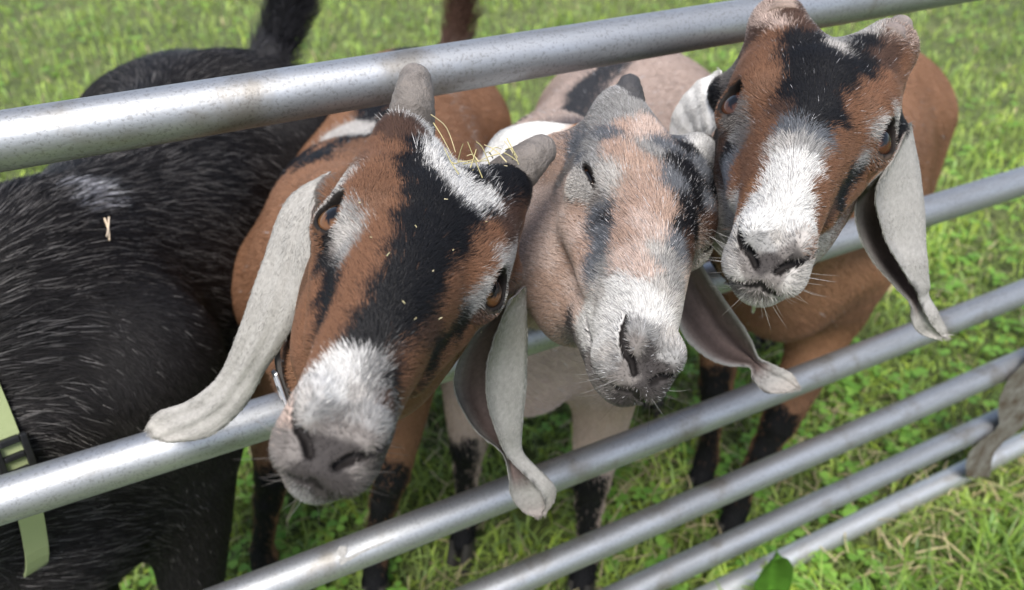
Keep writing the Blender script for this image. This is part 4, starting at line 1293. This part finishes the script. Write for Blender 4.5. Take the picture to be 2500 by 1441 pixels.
# dark straps on two of the others
for g_, t_ in ((GOATS[0], .80), (GOATS[2], .80)):
    c_, a_ = mid(g_, t_)
    o_, P_, D_, A_ = build_collar(g_, c_, a_, .020, .0030, STRAP_DARK)
    k = int(np.argmin(to_px(P_)[:, 1] * -1 + np.abs(to_px(P_)[:, 0] - 1000) * .2 if g_.key == 'g1' else -to_px(P_)[:, 1]))
    t2 = P_[(k + 1) % len(P_)] - P_[k - 1]; t2 /= np.linalg.norm(t2)
    a_ = np.linspace(0, 2 * math.pi, 25)
    V, Q, T = tube(P_[k] + D_[k] * .012 + np.outer(np.cos(a_) * .011, D_[k]) + np.outer(np.sin(a_) * .011, A_), .0016, 8, False)
    mesh('ring', V, Q, T, STEEL, o_)
    k = int(np.argmin(np.hypot(*(to_px(P_) - np.array([625, 945] if g_.key == 'g1' else [1795, 745])).T)))
    t2 = P_[(k + 1) % len(P_)] - P_[k - 1]; t2 /= np.linalg.norm(t2)
    frame_buckle(o_, P_[k] + D_[k] * .0040, t2, A_, D_[k], .013, .013, .0020, .0016, STEEL)


# ------------------------------------------------------------------ gate details
def on_gate(px, py, y=-.0225):
    d = RC @ np.array([(px - 1250) / F_PX, (py - 720.5) / F_PX, 1.0])
    return CAM + d * ((y - CAM[1]) / d[1])


def build_brace():
    left = [(2560, 800), (2500, 885), (2462, 925), (2440, 970), (2436, 1005), (2440, 1035), (2428, 1052), (2395, 1075), (2366, 1105), (2357, 1135), (2360, 1165)]
    right = [(2640, 800), (2580, 885), (2545, 930), (2520, 975), (2510, 1010), (2500, 1040), (2478, 1060), (2450, 1080), (2428, 1105), (2420, 1130), (2418, 1165)]
    k = len(left); V = []
    for y in (-.0245, -.0200):
        for (a, b), (c, d) in zip(left, right):
            V += [on_gate(a, b, y), on_gate(c, d, y)]
    V = np.array(V)
    Q = []
    for i in range(k - 1):
        a = 2 * i; b = 2 * k + 2 * i
        Q += [(a, a + 2, a + 3, a + 1), (b, b + 1, b + 3, b + 2), (a, b, b + 2, a + 2), (a + 1, a + 3, b + 3, b + 1)]
    Q += [(0, 1, 2 * k + 1, 2 * k), (2 * k - 2, 4 * k - 2, 4 * k - 1, 2 * k - 1)]
    M = Mat('rusty_plate')
    tc = M.node('ShaderNodeTexCoord').outputs['Object']
    n = M.noise(38, 6, .65, tc)
    r = M.ramp(n.outputs[0], [(.35, (.075, .045, .032)), (.5, (.15, .135, .12)), (.7, (.26, .25, .24))])
    M.link(r.outputs[0], M.b.inputs['Base Color']); M.set(Roughness=.6, Metallic=.35); M.bump(n.outputs[0], .5, .001)
    o = mesh('brace_plate', V, Q, None, M.m, GATE, smooth=False)
    o['label'] = 'rusty flat brace plate across the lowest rails'


def build_scuff():
    """pale scrape on the third rail"""
    z0, r = BAR_Z[2], BAR_R[2] + .0003
    V, T = [], []
    def patch(pts):
        o = len(V)
        P3 = []
        for px, py in pts:
            d = RC @ np.array([(px - 1250) / F_PX, (py - 720.5) / F_PX, 1.0])
            a = d[1] ** 2 + d[2] ** 2; b = 2 * (CAM[1] * d[1] + (CAM[2] - z0) * d[2]); c = CAM[1] ** 2 + (CAM[2] - z0) ** 2 - r * r
            t = (-b - math.sqrt(max(b * b - 4 * a * c, 0))) / (2 * a)
            P3.append(CAM + d * t)
        c = np.mean(P3, axis=0); rel = c[1:] - np.array([0, z0]); rel = rel / np.linalg.norm(rel) * r
        c[1], c[2] = rel[0], z0 + rel[1]
        V.append(c); V.extend(P3)
        m_ = len(P3)
        for i in range(m_): T.append((o, o + 1 + i, o + 1 + (i + 1) % m_))
    patch([(835 + 13 * math.cos(t) + random.uniform(-2, 2), 1347 + 15 * math.sin(t) + random.uniform(-2, 2)) for t in np.linspace(0, 6.28, 15)[:-1]])
    patch([(826, 1365), (838, 1360), (850, 1361), (848, 1372), (832, 1381)])
    patch([(848, 1362), (880, 1346), (884, 1350), (852, 1371)]); patch([(879, 1346), (920, 1330), (921, 1334), (883, 1351)]); patch([(919, 1330), (960, 1315), (961, 1317), (921, 1335)])
    M = mat_plain('scraped_paint', (.27, .265, .255), .7, nscale=300)
    mesh('scuff_mark', np.array(V), None, T, M, GATE)


build_brace()
build_scuff()


# ------------------------------------------------------------------ hay and leaf
def surf_at(g, px, py, lo=.3, hi=1.6):
    d = RC @ np.array([(px - 1250) / F_PX, (py - 720.5) / F_PX, 1.0])
    ts = np.linspace(lo, hi, 900); f = g.field(CAM + ts[:, None] * d)
    k = np.where(f < 0)[0]
    return CAM + d * ts[k[0] if len(k) else int(np.argmin(f))]


def stems(name, items, label, cat, kind='stuff'):
    V, Q, C = [], [], []
    for P, r, c in items:
        v, q, t = tube(hermite(np.linspace(0, 1, len(P)), np.array(P), np.linspace(0, 1, 8)), np.linspace(r, r * .6, 8), 5, False)
        o = sum(len(x) for x in V); V.append(v); Q += [[o + i for i in f] for f in q]; C.append(np.tile(c, (len(v), 1)))
    o = mesh(name, np.concatenate(V), Q, None, HAY, col=np.concatenate(C))
    tag(o, label, cat, kind=kind)


G1 = GOATS[0]
it = []
HC = [np.array(c) for c in ((.42, .37, .19), (.50, .44, .26), (.33, .30, .15))]
for _ in range(18):
    px = random.uniform(1080, 1245); py = 405 - abs(px - 1120) * .02 + random.uniform(-16, 8)
    p = surf_at(G1, px, py + 14, .36, .6)
    d = np.array([random.gauss(0, 1), random.gauss(0, 1), random.gauss(0, .5)]); d /= np.linalg.norm(d)
    L = random.uniform(.008, .026)
    p = p + G1.Rh[:, 2] * random.uniform(.0075, .012)
    it.append(([p - d * L / 2, p + np.array([0, 0, random.uniform(-.002, .004)]), p + d * L / 2], .00042, HC[_ % 3]))
p0 = surf_at(G1, 1060, 300, .36, .6) + G1.Rh[:, 2] * .004
it.append(([at(1052, 280, .462), at(1085, 305, .470), at(1100, 335, .474), at(1112, 372, .470)], .0004, HC[1]))
it.append(([at(1058, 300, .462), at(1080, 335, .462), at(1108, 388, .462)], .0004, HC[0]))
stems('hay', it, 'wisps of dry hay caught between the grey horns', 'hay')
it = []
for _ in range(14):
    px, py = random.choice([(1180, 500), (1000, 680), (1250, 440), (1130, 580), (1040, 780), (930, 500)])
    px += random.gauss(0, 55); py += random.gauss(0, 55)
    p = surf_at(G1, px, py, .33, .62) + G1.Rh[:, 2] * .0045
    d = np.array([random.gauss(0, 1), random.gauss(0, 1), random.gauss(0, .5)]); d /= np.linalg.norm(d); L = random.uniform(.0008, .0026)
    it.append(([p - d * L / 2, p, p + d * L / 2], .00022, HC[_ % 3] * 1.2 + .08))
stems('chaff', it, 'tiny flecks of hay chaff scattered over the black face', 'chaff')
p = surf_at(g4, 278, 597, .4, 1.5) + np.array([0, 0, .016])
t1 = surf_at(g4, 270, 572, .4, 1.5) + np.array([0, 0, .018]); t2 = surf_at(g4, 280, 622, .4, 1.5) + np.array([0, 0, .016])
stems('straw', [([t1, p, t2], .0011, np.array((.62, .50, .36))), ([surf_at(g4, 282, 573, .4, 1.5) + np.array([0, 0, .02]), p + np.array([0, 0, .001]), surf_at(g4, 274, 615, .4, 1.5) + np.array([0, 0, .017])], .0008, np.array((.66, .55, .42)))],
      'bent bit of pale straw lying on the black goat', 'straw', kind='thing')

dk = []
base = on_gate(1895, 1440, -.06); base[2] = max(base[2] - .02, -.01)
tip = on_gate(1882, 1325, -.05)
ax = tip - base; ln = np.linalg.norm(ax); ax /= ln
sx = np.cross(ax, RC[:, 2]); sx /= np.linalg.norm(sx); nz_ = np.cross(sx, ax)
V = []; nu, nv = 14, 7
for i in range(nu):
    t = i / (nu - 1); wd = .030 * math.sin(math.pi * min(1, (.12 + .88 * t)) ** .8) ** .8 + .0012
    if i == nu - 1: wd = .001
    for j in range(nv):
        s_ = (j / (nv - 1) - .5) * 2
        V.append(base + ax * ln * t * 1.05 + sx * wd * s_ + nz_ * (.010 * (1 - abs(s_)) - .03 * t * t + .002 * math.sin(t * 14 + s_ * 3)))
ix = np.arange(nu * nv).reshape(nu, nv)
Q = np.stack([ix[:-1, :-1].ravel(), ix[:-1, 1:].ravel(), ix[1:, 1:].ravel(), ix[1:, :-1].ravel()], 1)
cl = np.tile(np.array([.075, .19, .022]), (len(V), 1)) * (1 + .25 * vnoise3(np.array(V), .01, 77)[:, :1])
cl[ix[:, nv // 2]] *= 1.5
o = mesh('dock_leaf', np.array(V), Q, None, GRASS, col=cl)
sm = o.modifiers.new('thickness', 'SOLIDIFY'); sm.thickness = .0006
tag(o, 'single broad green dock leaf standing against the lowest rail', 'leaf')
